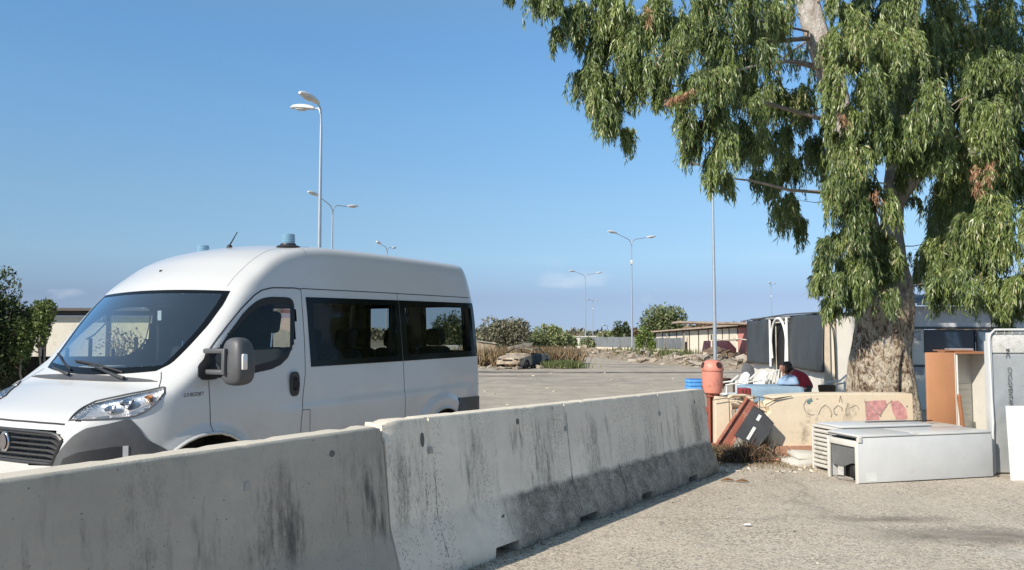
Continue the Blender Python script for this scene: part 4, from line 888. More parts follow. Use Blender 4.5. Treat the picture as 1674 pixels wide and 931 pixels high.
# ---------------------------------------------------------------- white plastic chairs
PCH = plain('white_chair_plastic', (.66, .66, .64), .4, var=.05)
def chair(loc, rz, label):
    r_ = empty('plastic_chair', loc, (0, 0, rz), label=label, cat='chair', group='white plastic garden chairs')
    MB().bbox((0, 0, .42), (.44, .44, .03), .012).build('seat', PCH, r_, 40)            # faces -x
    for sx_, sy_ in ((-1, -1), (-1, 1), (1, -1), (1, 1)):
        MB().tube([Vector((sx_*.24, sy_*.25, 0)), Vector((sx_*.21, sy_*.235, .42)), Vector((sx_*.21, sy_*.25, .63 if sx_ < 0 else .66))], [.015, .020, .016], 6).build('leg', PCH, r_, 60)
    for sy_ in (-1, 1):
        MB().tube([Vector((-.24, sy_*.26, .62)), Vector((-.10, sy_*.265, .645)), Vector((.12, sy_*.26, .67)), Vector((.25, sy_*.22, .80))], [.017, .02, .02, .015], 6).build('armrest', PCH, r_, 60)
    bk = MB().tube([Vector((.20, -.21, .43)), Vector((.25, -.225, .62)), Vector((.31, -.18, .80)), Vector((.335, -.09, .855)), Vector((.34, 0, .87)), Vector((.335, .09, .855)), Vector((.31, .18, .80)), Vector((.25, .225, .62)), Vector((.20, .21, .43))], .017, 6).build('backrest', PCH, r_, 60)
    for k in (-2, -1, 0, 1, 2):
        yy = k*.076; MB().tube([Vector((.215, yy, .43)), Vector((.265, yy*1.1, .62)), Vector((.335, yy*.95, .86-abs(k)*.014))], .027, 4).build('back_slat', PCH, bk)
    return r_
# ground under the tree is a little uneven; chairs stand on the shack's yard
chair(G(4.66, 17.5), R(8), 'white plastic chair closest to the coral bin, seen from its side')
chair(G(5.33, 18.4), R(12), 'white plastic chair just left of the shack corner, in front of a round grey lid')
chair(G(6.05, 19.1), R(-84), 'white plastic chair facing away with slatted back beside the seated person')
chair(G(7.08, 17.75), R(5), 'white plastic chair against the cream wall beside the tree trunk')
# table under a pale blue cloth
BLU = plain('pale_blue_cloth', (.22, .32, .41), .9, var=.12, vs=5, bump=.2, bs=30)
tb = empty('table', G(4.68, 15.0), label='table draped to the ground with a pale blue cloth behind the broken wall', cat='table')
def draped(c, lx, ly, h, seed, drop=.55):
    rows = []; n = 26
    for i in range(n):
        row = []
        for j in range(n):
            u = (i/(n-1)*2-1)*(1+drop/lx*2*.9); v_ = (j/(n-1)*2-1)*(1+drop/ly*2*.9)
            ox = max(0, abs(u)-1)*lx/2; oy = max(0, abs(v_)-1)*ly/2; o_ = max(ox, oy)
            x = math.copysign(min(abs(u), 1)*lx/2+ox*.10, u); y = math.copysign(min(abs(v_), 1)*ly/2+oy*.10, v_)
            fold = .03*math.sin(9*x+7*y+seed)*min(1, o_*6); z = h-o_*.98+.012*mnoise.noise(Vector((x*4, y*4, seed)))
            row.append(Vector((c[0]+x*(1+fold), c[1]+y*(1+fold), c[2]+max(.01, z))))
        rows.append(row)
    return MB().grid(rows)
MB().bbox((0, 0, .72), (.98, .66, .03), .008).build('tabletop', plain('table_wood', (.3, .2, .12), .6), tb)
for sx_ in (-1, 1):
    for sy_ in (-1, 1): MB().tube([Vector((sx_*.47, sy_*.3, 0)), Vector((sx_*.47, sy_*.3, .71))], .02, 6).build('leg', plain('table_wood', (.3, .2, .12), .6), tb)
draped((0, 0, 0), 1.00, .70, .755, 1).build('tablecloth', BLU, tb, 180)
mb = bmesh.new(); bmesh.ops.create_uvsphere(mb, u_segments=24, v_segments=14, radius=1)
for v_ in mb.verts: nn = 1+.16*mnoise.noise(v_.co*1.6)+.05*mnoise.noise(v_.co*4.5); v_.co = Vector((v_.co.x*.20*nn, v_.co.y*.17*nn, max(-.02, v_.co.z*.15*nn)))
me = bpy.data.meshes.new('mesh'); mb.to_mesh(me); mb.free()
cb_ = mobj('cloth_bundle', me, plain('light_blue_cotton', (.30, .42, .58), .9, var=.12, vs=5, bump=.2, bs=30), None, 180, label='light blue bundle of clothes lying on the cloth-covered table', cat='clothes'); cb_.location = G(5.02, 14.95)+Vector((0, 0, .79))
rc = MB().bbox((0, 0, .07), (.18, .22, .14), .01).build('red_crate', plain('dark_red_plastic', (.25, .03, .035), .6), None, 40, label='small dark red box standing behind the crumbling wall end', cat='box')
for k in range(3): MB().bbox((-.06+.06*k, -.113, .07), (.03, .01, .11), .004).build('crate_rib', plain('maroon_plastic', (.12, .03, .025), .6), rc)
rc.location = G(3.95, 14.1)+Vector((.02, 0, .62)); 
stl = empty('stool', G(3.97, 14.12), label='low wooden stand carrying the small dark red box', cat='stool')
MB().bbox((0, 0, .60), (.34, .34, .03), .008).build('stool_top', plain('table_wood', (.3, .2, .12), .6), stl)
for sx_ in (-1, 1):
    for sy_ in (-1, 1): MB().tube([Vector((sx_*.14, sy_*.14, 0)), Vector((sx_*.12, sy_*.12, .59))], .016, 6).build('leg', plain('table_wood', (.3, .2, .12), .6), stl)
rd = MB().lathe([(.17, 0), (.19, .01), (.185, .02), (.12, .035), (.04, .045), (0, .045)], 30, (0, 0, 0)).build('metal_lid', plain('dull_grey_metal', (.25, .25, .25), .45, .5), None, 40, label='round grey metal lid standing on edge behind the chairs', cat='lid')
rd.location = at(1222, 606, 19.3); rd.rotation_euler = (R(78), 0, R(20))
rs_ = empty('oil_drum', G(5.50, 19.5), label='dark upright drum holding up the round grey lid', cat='drum')
MB().lathe([(.27, 0), (.28, .02), (.27, .05), (.27, .28), (.28, .30), (.27, .32), (.27, .55), (.28, .58), (.24, .585), (0, .57)], 24).build('drum_body', plain('dark_drum', (.06, .05, .045), .6), rs_, 40)
bz = empty('brazier', G(5.05, 19.9), label='small dark brown brazier on legs behind the first chair', cat='brazier')
MB().lathe([(.05, .42), (.20, .50), (.24, .62), (.22, .63), (.18, .55), (0, .50)], 18).build('bowl', plain('burnt_iron', (.07, .035, .02), .8), bz, 40)
for k in range(3): MB().tube([Vector((.12*math.cos(k*2.1), .12*math.sin(k*2.1), .46)), Vector((.22*math.cos(k*2.1), .22*math.sin(k*2.1), 0))], .012, 5).build('leg', plain('burnt_iron', (.07, .035, .02), .8), bz)
# blue ribbed crate beyond the barrier
bc = empty('blue_crate', G(5.22, 23.6), (0, 0, R(10)), label='bright blue ribbed plastic crate stack standing on the asphalt beyond the barrier', cat='crate')
BL2 = plain('bright_blue_plastic', (.10, .34, .74), .45)
for k in range(4): MB().bbox((0, 0, .06+k*.10), (.42+.02*(k % 2), .40, .085), .02).build('crate_tier', BL2, bc, 40)
MB().box((0, 0, .22), (.38, .36, .40)).build('crate_core', plain('blue_core', (.04, .14, .40), .5), bc)
# brown basket beside the right chair
bk_ = MB().lathe([(.13, 0), (.17, .08), (.18, .18), (.17, .20), (.13, .14), (0, .05)], 20).build('wicker_basket', plain('dark_wicker', (.10, .06, .04), .9, var=.5, vs=60, bump=.6), None, 40, label='dark brown wicker basket on the ground beside the right-hand white chair', cat='basket')
bk_.location = G(6.72, 17.6)+Vector((0, 0, .40))
bks = empty('low_stand', G(6.72, 17.6), label='low dark stand under the brown wicker basket', cat='stand')
MB().bbox((0, 0, .37), (.34, .32, .04), .008).build('stand_top', plain('dark_wicker', (.1, .06, .04)), bks)
for sx_ in (-1, 1):
    for sy_ in (-1, 1): MB().tube([Vector((sx_*.14, sy_*.13, 0)), Vector((sx_*.14, sy_*.13, .36))], .02, 6).build('leg', plain('dark_wicker', (.1, .06, .04)), bks)

# ---------------------------------------------------------------- seated person in a red top, hunched to the left
def skinned(name, joints, edges, m, parent, sub=2):
    me = bpy.data.meshes.new('mesh'); me.from_pydata([j[:3] for j in joints], edges, []); me.update()
    o = bpy.data.objects.new(name, me); COL.objects.link(o)
    sk = o.modifiers.new('skin', 'SKIN'); sk.use_smooth_shade = True
    if not me.skin_vertices: me.attributes.new('skin', 'SKIN', 'POINT')
    for i, j in enumerate(joints):
        r_ = j[3]; me.skin_vertices[0].data[i].radius = (r_, j[4] if len(j) > 4 else r_); me.skin_vertices[0].data[i].use_root = (i == 0)
    ss_ = o.modifiers.new('sub', 'SUBSURF'); ss_.levels = sub; ss_.render_levels = sub
    dg = bpy.context.evaluated_depsgraph_get(); me2 = bpy.data.meshes.new_from_object(o.evaluated_get(dg)); bpy.data.objects.remove(o)
    me2.materials.clear(); return mobj(name, me2, m, parent, 180)
SKIN = plain('skin', (.42, .22, .15), .5, var=.08); RED = plain('red_shirt', (.36, .03, .045), .9, var=.2, vs=5, bump=.2, bs=40)
JEAN = plain('dark_trousers', (.04, .045, .06), .9); HAIR = plain('dark_brown_hair', (.035, .018, .01), .55, var=.4, vs=30, bump=.8, bs=50)
ps = empty('person', G(6.18, 17.3), label='person in a red top sitting hunched to the left with hand at the face', cat='person')
# x: towards the right, person faces -x.  y: depth
body_j = [(0, 0, .44, .15, .17), (-.06, 0, .58, .145, .17), (-.14, 0, .72, .15, .19), (-.25, 0, .84, .13, .17), (-.32, 0, .90, .06), (-.37, 0, .935, .055),
          (-.26, -.17, .83, .062), (-.36, -.22, .62, .045), (-.50, -.10, .80, .035), (-.26, .17, .83, .062), (-.34, .22, .60, .045), (-.46, .16, .50, .035),
          (-.08, -.10, .43, .105), (-.44, -.13, .44, .07), (-.42, -.13, .08, .042), (-.53, -.13, .045, .035), (-.08, .10, .43, .105), (-.44, .13, .44, .07), (-.42, .13, .08, .042), (-.53, .13, .045, .035)]
skinned('body', body_j, [(0, 1), (1, 2), (2, 3), (3, 4), (4, 5), (3, 6), (6, 7), (7, 8), (3, 9), (9, 10), (10, 11), (0, 12), (12, 13), (13, 14), (14, 15), (0, 16), (16, 17), (17, 18), (18, 19)], SKIN, ps)
skinned('red_top', [(.01, 0, .46, .17, .19), (-.05, 0, .60, .165, .19), (-.13, 0, .73, .168, .205), (-.25, 0, .86, .14, .18), (-.30, 0, .895, .085), (-.26, -.18, .84, .078), (-.345, -.225, .65, .062), (-.26, .18, .84, .078), (-.335, .225, .63, .062)], [(0, 1), (1, 2), (2, 3), (3, 4), (3, 5), (5, 6), (3, 7), (7, 8)], RED, ps)
skinned('trousers', [(0, 0, .43, .165, .18), (-.08, -.10, .43, .12), (-.44, -.13, .445, .085), (-.425, -.13, .14, .06), (-.08, .10, .43, .12), (-.44, .13, .445, .085), (-.425, .13, .14, .06)], [(0, 1), (1, 2), (2, 3), (0, 4), (4, 5), (5, 6)], JEAN, ps)
def blob(name, c, d, m, parent, f=None, seg=20):
    bm = bmesh.new(); bmesh.ops.create_uvsphere(bm, u_segments=seg, v_segments=int(seg*.7), radius=1)
    for v_ in bm.verts:
        q = v_.co.copy(); k = f(q) if f else 1; v_.co = Vector(c)+Vector((q.x*d[0], q.y*d[1], q.z*d[2]))*k
    me = bpy.data.meshes.new('mesh'); bm.to_mesh(me); bm.free(); return mobj(name, me, m, parent, 180)
hd = blob('head', (-.44, 0, .965), (.105, .078, .115), SKIN, ps, lambda q: 1+(.16 if q.x < -.9 and abs(q.y) < .3 else 0)-(.10*max(0, -q.z)))
blob('nose', (-.545, 0, .95), (.022, .014, .02), SKIN, hd, None, 10); blob('ear', (-.43, -.078, .96), (.018, .01, .03), SKIN, hd, None, 10)
for s_ in (-1, 1): blob('eye', (-.533, s_*.03, .975), (.008, .012, .007), INK, hd, None, 8)
blob('mouth', (-.532, 0, .915), (.008, .024, .006), plain('lips', (.3, .1, .08), .5), hd, None, 8)
blob('hair', (-.415, 0, .99), (.125, .10, .125), HAIR, ps, lambda q: (1+.22*mnoise.noise(q*3.5)+.10*mnoise.noise(q*8))*(.62 if q.x < -.45 and q.z < .35 else 1), 28)
hp = Vector((-.50, -.10, .80))
for k, (dy, l) in enumerate(((-.03, .062), (-.01, .075), (.01, .07), (.03, .055))):
    a_ = hp+Vector((-.025, dy*.8, .045)); MB().tube([hp+Vector((0, dy*.5, 0)), a_, a_+Vector((-.0, dy*.2+.012, l*.6)), a_+Vector((.012, dy*.2+.03, l))], [.016, .0105, .0095, .007], 7).build('finger', SKIN, ps, 60)
MB().tube([hp, hp+Vector((.03, .02, .04)), hp+Vector((.035, .035, .075))], [.014, .012, .009], 7).build('thumb', SKIN, ps, 60)
hp = Vector((-.46, .16, .50))
for k, (dy, l) in enumerate(((-.03, .06), (-.01, .07), (.01, .068), (.03, .052))):
    MB().tube([hp+Vector((0, dy*.5, 0)), hp+Vector((-.05, dy, -.005)), hp+Vector((-.05-l*.6, dy, -.02)), hp+Vector((-.05-l, dy, -.045))], [.016, .0105, .0095, .007], 7).build('finger', SKIN, ps, 60)
MB().tube([hp, hp+Vector((-.02, -.04, .01)), hp+Vector((-.05, -.055, 0))], [.014, .012, .009], 7).build('thumb', SKIN, ps, 60)
for s_ in (-1, 1): MB().bbox((-.49, s_*.13, .04), (.26, .09, .08), .03).build('shoe', RUB, ps, 50)
sq = empty('stool', G(6.20, 17.3), label='low stool under the person in the red top', cat='stool')
MB().bbox((0, 0, .27), (.36, .36, .04), .01).build('stool_top', plain('table_wood', (.3, .2, .12)), sq)
for sx_ in (-1, 1):
    for sy_ in (-1, 1): MB().tube([Vector((sx_*.14, sy_*.14, 0)), Vector((sx_*.13, sy_*.13, .26))], .018, 6).build('leg', plain('table_wood', (.3, .2, .12)), sq)

# ---------------------------------------------------------------- shack
SW = weathered('shack_white', (.66, .63, .57), (.40, .36, .30), .25, 1.2, .8, 0, 2, .1, 10)
TARP = plain('charcoal_tarp', (.045, .052, .058), .55, var=.25, vs=1.5, bump=.25, bs=6)
TUBE = plain('white_tube', (.72, .72, .70), .5)
sh = empty('tarp_shack', (0, 0, GZ), label='shack hung with charcoal tarps round a white arched doorway', cat='shack')
WX = lambda y: 7.08+.0355*(y-18.5)
def quadbox(mb, x0, y0, x1, y1, z0, z1, th):
    d = Vector((x1-x0, y1-y0, 0)); ang = math.atan2(d.y, d.x); c = Vector(((x0+x1)/2, (y0+y1)/2, (z0+z1)/2)); mb.box(c+Vector((-math.sin(ang), math.cos(ang), 0))*th/2*0, (d.length, th, z1-z0), ang)
mb = MB(); quadbox(mb, WX(18.52)+.05, 18.52, WX(20.9)+.05, 20.9, 0, 2.12, .10); mb.build('side_wall', SW, sh)
mb = MB(); quadbox(mb, WX(22.4)+.05, 22.4, WX(24.8)+.05, 24.8, 0, 2.12, .10); mb.build('side_wall', SW, sh)
mb = MB(); quadbox(mb, WX(20.9)+.05, 20.9, WX(22.4)+.05, 22.4, 2.0, 2.12, .10); mb.build('lintel', SW, sh)
mb = MB(); quadbox(mb, 7.14, 18.5, 9.0, 18.5, 0, 2.16, .10); mb.build('front_wall', SW, sh)
mb = MB(); quadbox(mb, WX(24.8), 24.85, 11.5, 24.85, 0, 2.12, .10); mb.build('back_wall', SW, sh)
mb = MB(); quadbox(mb, WX(24.9)+.9, 24.9, WX(18.4)+.9, 18.4, 2.12, 2.17, 1.9); mb.build('roof', TARP, sh)
MB().bbox((7.05, 18.42, 1.02), (.14, .06, 2.04), .01).build('corner_post', plain('cream_post', (.60, .50, .38), .8), sh)
MB().bbox((7.235, 18.43, 1.02), (.05, .04, 2.0), .01).build('corner_post', plain('cream_post', (.60, .50, .38), .8), sh)
MB().tube([Vector((7.06, 18.36, 2.0)), Vector((7.16, 18.34, 1.85)), Vector((7.20, 18.36, 1.5)), Vector((7.22, 18.38, .7))], .012, 5).build('cable', RUB, sh)
def tarp(y0, y1, zb0, zb1, zt0, zt1, seed):
    rows = []
    for i, tz in enumerate(lin(0, 1, 18)):
        row = []
        for j, ty in enumerate(lin(0, 1, 30)):
            y = y0+(y1-y0)*ty; z = (zt0+(zt1-zt0)*ty)*(1-tz)+(zb0+(zb1-zb0)*ty)*tz
            z += .03*math.sin(math.pi*ty)*(-1)*(1-tz)+.02*mnoise.noise(Vector((y*2, seed, 0)))*tz
            row.append(Vector((WX(y)-.09-.07*mnoise.noise(Vector((y*1.3, z*.8, seed)))-.05*tz-.02*abs(math.sin(y*5)), y, z)))
        rows.append(row)
    o_ = MB().grid(rows).build('tarp', TARP, sh, 180); s_ = o_.modifiers.new('s', 'SOLIDIFY'); s_.thickness = .006
tarp(22.35, 25.2, .86, .84, 2.17, 2.10, 1); tarp(18.35, 20.95, .83, .86, 2.20, 2.17, 2)
MB().tube([Vector((WX(18.3)-.12, 18.3, 2.18)), Vector((WX(21)-.13, 21, 2.2)), Vector((WX(25.2)-.12, 25.2, 2.12))], .02, 6).build('tarp_rail', plain('dark_rail', (.08, .085, .09), .6), sh)
MB().bbox((WX(21.9)-.16, 21.75, 2.12), (.05, 1.9, .05), .01).build('door_lintel', plain('grey_rail', (.25, .25, .25), .6), sh)
for y in (22.42, 20.90): MB().tube([Vector((WX(y)-.17, y, .82)), Vector((WX(y)-.17, y, 2.12))], .035, 8).build('door_tube', TUBE, sh, 60)
arch = [Vector((WX(22.15)-.2, 22.15, 1.05))]+[Vector((WX(21.55)-.2, 21.55+.62*math.cos(a_), 1.45+.66*math.sin(a_))) for a_ in lin(R(4), R(172), 20)]+[Vector((WX(20.95)-.2, 20.95, .84))]
MB().tube(arch, .035, 8).build('arch_tube', TUBE, sh, 60)
MB().box((WX(21.65)+.03, 21.65, 1.0), (.03, 1.48, 1.98)).build('doorway_dark_sheet', RUB, sh)  # black sheet added so the doorway reads as shaded inside
MB().box((WX(21.25)-.0, 21.25, 1.15), (.012, .6, 1.1)).build('hanging_sheet', plain('dark_green_sheet', (.08, .095, .09), .7), sh)
# second shed right of the tree
sb = empty('white_shed', (0, 0, GZ), label='white shed with dark roof and long dark window behind the tree', cat='shed')
def wpanel(x0, x1, z0, z1, nm='wall_panel', m=SW, y=18.55, th=.1): MB().box(((x0+x1)/2, y, (z0+z1)/2), (x1-x0, th, z1-z0)).build(nm, m, sb)
wpanel(9.0, 14.5, 0, 1.24); wpanel(9.0, 9.28, 1.24, 1.80); wpanel(11.2, 14.5, 1.24, 1.80); wpanel(9.0, 14.5, 1.80, 2.32, 'shaded_wall_band', plain('wall_shade_grey', (.50, .52, .55), .6, var=.08))  # upper wall band in grey: tree shade put into its colour
GL_ = plain('dark_window_glass', (.02, .04, .07), .08, var=.1)
MB().bbox((9.88, 18.56, 1.52), (1.16, .03, .54), .004).build('window', GL_, sb); MB().bbox((10.83, 18.56, 1.52), (.70, .03, .54), .004).build('window', plain('blue_grey_glass', (.10, .15, .20), .15), sb)
MB().bbox((9.0+1.1, 18.49, 1.83), (2.5, .05, .05), .008).build('window_head', plain('dark_frame', (.05, .055, .06), .5), sb)
MB().box((9.29, 18.50, 1.52), (.03, .03, .54)).box((10.47, 18.50, 1.52), (.03, .03, .54)).build('window_frame', plain('dark_frame', (.05, .055, .06), .5), sb)
MB().bbox((9.5, 18.49, .98), (1.6, .03, .05), .005).build('wall_rail', plain('dark_frame', (.05, .055, .06), .5), sb); MB().box((9.12, 18.495, .87), (.24, .02, .18)).build('vent', plain('grey_vent', (.25, .26, .28), .5), sb)
MB().box((9.13, 18.49, 1.66), (.17, .01, .22)).build('poster', plain('torn_poster', (.35, .35, .36), .8, var=.9, vs=30), sb)
for k in range(14): 
    x = 9.0+.42*k; MB().add([Vector((x, 18.1, 2.36)), Vector((x+.42, 18.1, 2.36)), Vector((x+.42, 21.5, 2.72)), Vector((x, 21.5, 2.72)), Vector((x+.21, 18.1, 2.40)), Vector((x+.21, 21.5, 2.76))], [(0, 4, 5, 3), (4, 1, 2, 5)]).build('roof_sheet', plain('dark_roof', (.035, .045, .06), .6), sb)
MB().bbox((11.9, 18.1, 2.35), (5.9, .06, .05), .01).build('gutter', plain('grey_gutter', (.2, .22, .25), .5), sb)
# ================================================================ big eucalyptus
def leafmat(name, dark, light, extra=None, trans=.35, rough=.45, spec=.5):
    t = NT(name); a = t.n('ShaderNodeAttribute', {'attribute_name': 'tone'}).outputs['Fac']
    c = t.mix(a, dark, light)
    if extra: c = t.mix(t.ramp(a, [(.965, 0.), (.975, 1.)]), c, extra)
    t.set(Base_Color=c, Roughness=rough, Specular_IOR_Level=spec)
    tl = t.n('ShaderNodeBsdfTranslucent', Color=c); mxs = t.n('ShaderNodeMixShader', i0=trans, i1=t.b.outputs[0], i2=tl.outputs[0]); t.t.links.new(mxs.outputs[0], t.out.inputs[0])
    return t.m
def norm(a): return a/np.maximum(np.linalg.norm(a, axis=-1, keepdims=True), 1e-9)
def leafmesh(P, D, Ln, Wd, tone, name, m, parent, bend=.0, **kw):
    """one folded lance-shaped leaf per row"""
    n = len(P); D = norm(D); r_ = norm(rng.normal(size=(n, 3))); Sd = norm(np.cross(D, r_)); Nn = np.cross(Sd, D)
    Ln = np.broadcast_to(Ln, n)[:, None]; Wd = np.broadcast_to(Wd, n)[:, None]
    bnd = bend*rng.normal(size=(n, 1))*Ln
    v0 = P; v1 = P+D*Ln*.38+Sd*Wd*.5+Nn*bnd*.5; v2 = P+D*Ln+Nn*bnd; v3 = P+D*Ln*.38-Sd*Wd*.5+Nn*bnd*.5
    V = np.stack([v0, v1, v2, v3], 1).reshape(-1, 3); i = np.arange(n)[:, None]*4
    F = np.concatenate([i+[[0, 1, 2]], i+[[0, 2, 3]]], 1).reshape(-1, 3)
    me = bpy.data.meshes.new('mesh'); me.vertices.add(len(V)); me.vertices.foreach_set('co', V.astype(np.float32).ravel())
    me.loops.add(F.size); me.loops.foreach_set('vertex_index', F.astype(np.int32).ravel()); me.polygons.add(len(F)); me.polygons.foreach_set('loop_start', np.arange(0, F.size, 3, dtype=np.int32))
    try: me.polygons.foreach_set('loop_total', np.full(len(F), 3, dtype=np.int32))
    except Exception: pass
    me.update(calc_edges=True)
    at_ = me.attributes.new('tone', 'FLOAT', 'POINT'); at_.data.foreach_set('value', np.repeat(tone, 4).astype(np.float32))
    return mobj(name, me, m, parent, None, **kw)
EUC = leafmat('eucalyptus_leaf', (.038, .075, .026), (.30, .37, .115), (.46, .42, .24), .22, .40, .6)
DRY = leafmat('dry_leaf', (.20, .09, .05), (.45, .28, .17), None, .2, .7, .3)
t = NT('eucalyptus_bark'); v = t.coord((1, 1, .55)); w1 = t.noise(v, 2.8, 8, .7, 1.6); w2 = t.noise(t.coord((1, 1, .6)), 7.5, 8, .75, 2.0); w3 = t.noise(t.coord((1, 1, .5)), 15, 6, .75, 1.8)
z = t.n('ShaderNodeSeparateXYZ', i0=t.coord()).outputs[2]
c = t.ramp(t.math('ADD', t.math('MULTIPLY', w1, .42), t.math('MULTIPLY', w2, .62)), [(.40, (.035, .022, .015)), (.455, (.13, .085, .055)), (.49, (.34, .25, .175)), (.525, (.56, .46, .34)), (.60, (.72, .64, .52)), (.70, (.36, .32, .28))])
c = t.mix(t.math('MULTIPLY', t.ramp(w3, [(.41, 1.), (.47, 0.)]), .8), c, (.045, .03, .02))
pale = t.mix(t.ramp(w1, [(.40, 0.), (.62, 1.)]), (.46, .39, .34), (.82, .79, .76))
c = t.mix(t.ramp(t.n('ShaderNodeMapRange', i0=t.math('ADD', z, t.math('MULTIPLY', w1, .8)), i1=2.4, i2=3.3).outputs[0], [(0, 0.), (1, 1.)]), c, pale)
hh = t.math('ADD', t.math('MULTIPLY', w2, 1.), t.math('MULTIPLY', w3, .4))
t.set(Base_Color=c, Roughness=.85, Specular_IOR_Level=.3, Normal=t.bump(hh, 1., .09)); BARK = t.m
TB = G(5.86, 13.0)
euc = empty('eucalyptus_tree', TB, label='huge drooping eucalyptus with gnarled peeling trunk behind the graffitied wall', cat='tree')
def T(px, py, Y): return at(px, py, Y)-TB
def limb(mb, pts, n=12, seed=0, amp=.0, ridg=0, m=36):
    P = [Vector(p[:3]) if not isinstance(p[0], Vector) else p[0] for p in pts]; rr = [p[1] if isinstance(p[0], Vector) else p[3] for p in pts]
    d = [0]
    for a, b in zip(P, P[1:]): d.append(d[-1]+(b-a).length)
    us = [d[-1]*i/(m-1) for i in range(m)]; xs = np.array(d)
    PP = [Vector([float(np.interp(u, xs, [q[k] for q in P])) for k in range(3)]) for u in us]
    for _ in range(3): PP = [PP[0]]+[(PP[i-1]+PP[i]*2+PP[i+1])/4 for i in range(1, m-1)]+[PP[-1]]
    RR = [float(np.interp(u, xs, rr)) for u in us]; rows = []
    for i, p in enumerate(PP):
        tt = (PP[min(i+1, m-1)]-PP[max(i-1, 0)]).normalized(); a = tt.cross(Vector((0, 1, .01))).normalized(); b = tt.cross(a); row = []
        for k in range(n):
            an = 2*math.pi*k/n; q = Vector((math.cos(an), math.sin(an), 0)); r_ = RR[i]
            if amp: 
                s_ = Vector((q.x*1.6+seed, q.y*1.6, p.z*.9)); r_ *= 1+amp*(mnoise.noise(s_)*1.0+.45*mnoise.noise(s_*3.1)+.30*mnoise.noise(Vector((q.x*6, q.y*6, p.z*3.5)))+.16*abs(mnoise.noise(Vector((q.x*13, q.y*13, p.z*7)))))
                if ridg: r_ *= (1-.30*math.exp(-((an-1.86)/.13)**2)*max(0, min(1, (1.45-p.z)/.5))-.10*math.exp(-((an-1.2)/.2)**2)*max(0, 1-abs(p.z-1.1)))
                if ridg: r_ *= 1+ridg*max(0, 1-p.z/2.2)*math.sin(an*5+.8*p.z+seed)*.5
            row.append(p+(a*math.cos(an)+b*math.sin(an))*r_)
        rows.append(row)
    mb.grid(rows, True)
trk = MB(); limb(trk, [(T(1441, 760, 13), .66), (T(1441, 700, 13), .57), (T(1441, 640, 13), .485), (T(1441, 585, 13), .445), (T(1443, 530, 13), .425), (T(1448, 490, 13), .39), (T(1453, 455, 13), .31), (T(1454, 420, 13), .22), (T(1456, 380, 13), .175), (T(1460, 320, 13), .155), (T(1470, 230, 13.1), .15), (T(1478, 120, 13.3), .13), (T(1490, -20, 13.5), .11), (T(1500, -200, 13.8), .06)], 96, 3, .15, .12, 170)
trunk = trk.build('trunk', BARK, euc, 180)
l2 = MB(); limb(l2, [(T(1446, 500, 13.1), .34), (T(1425, 430, 13.1), .27), (T(1400, 330, 13), .215), (T(1378, 210, 12.9), .20), (T(1355, 115, 12.8), .19), (T(1330, 40, 12.8), .185), (T(1305, -60, 12.8), .15), (T(1270, -220, 12.9), .08)], 24, 7, .10, 0, 50); l2.build('limb', BARK, trunk, 180)
l3 = MB(); limb(l3, [(T(1463, 335, 13), .13), (T(1478, 312, 12.9), .11), (T(1500, 288, 12.7), .095), (T(1525, 268, 12.5), .075), (T(1590, 245, 12.2), .055), (T(1660, 240, 12), .03)], 14, 9, .08, 0, 26); l3.build('limb', BARK, trunk, 180)
l4 = MB(); limb(l4, [(T(1350, 110, 12.8), .07), (T(1325, 108, 12.6), .05), (T(1300, 98, 12.3), .035), (T(1255, 102, 12), .022), (T(1190, 118, 11.6), .016), (T(1120, 145, 11.4), .008)], 8, 2, .05, 0, 20); l4.build('limb', BARK, trunk, 180)
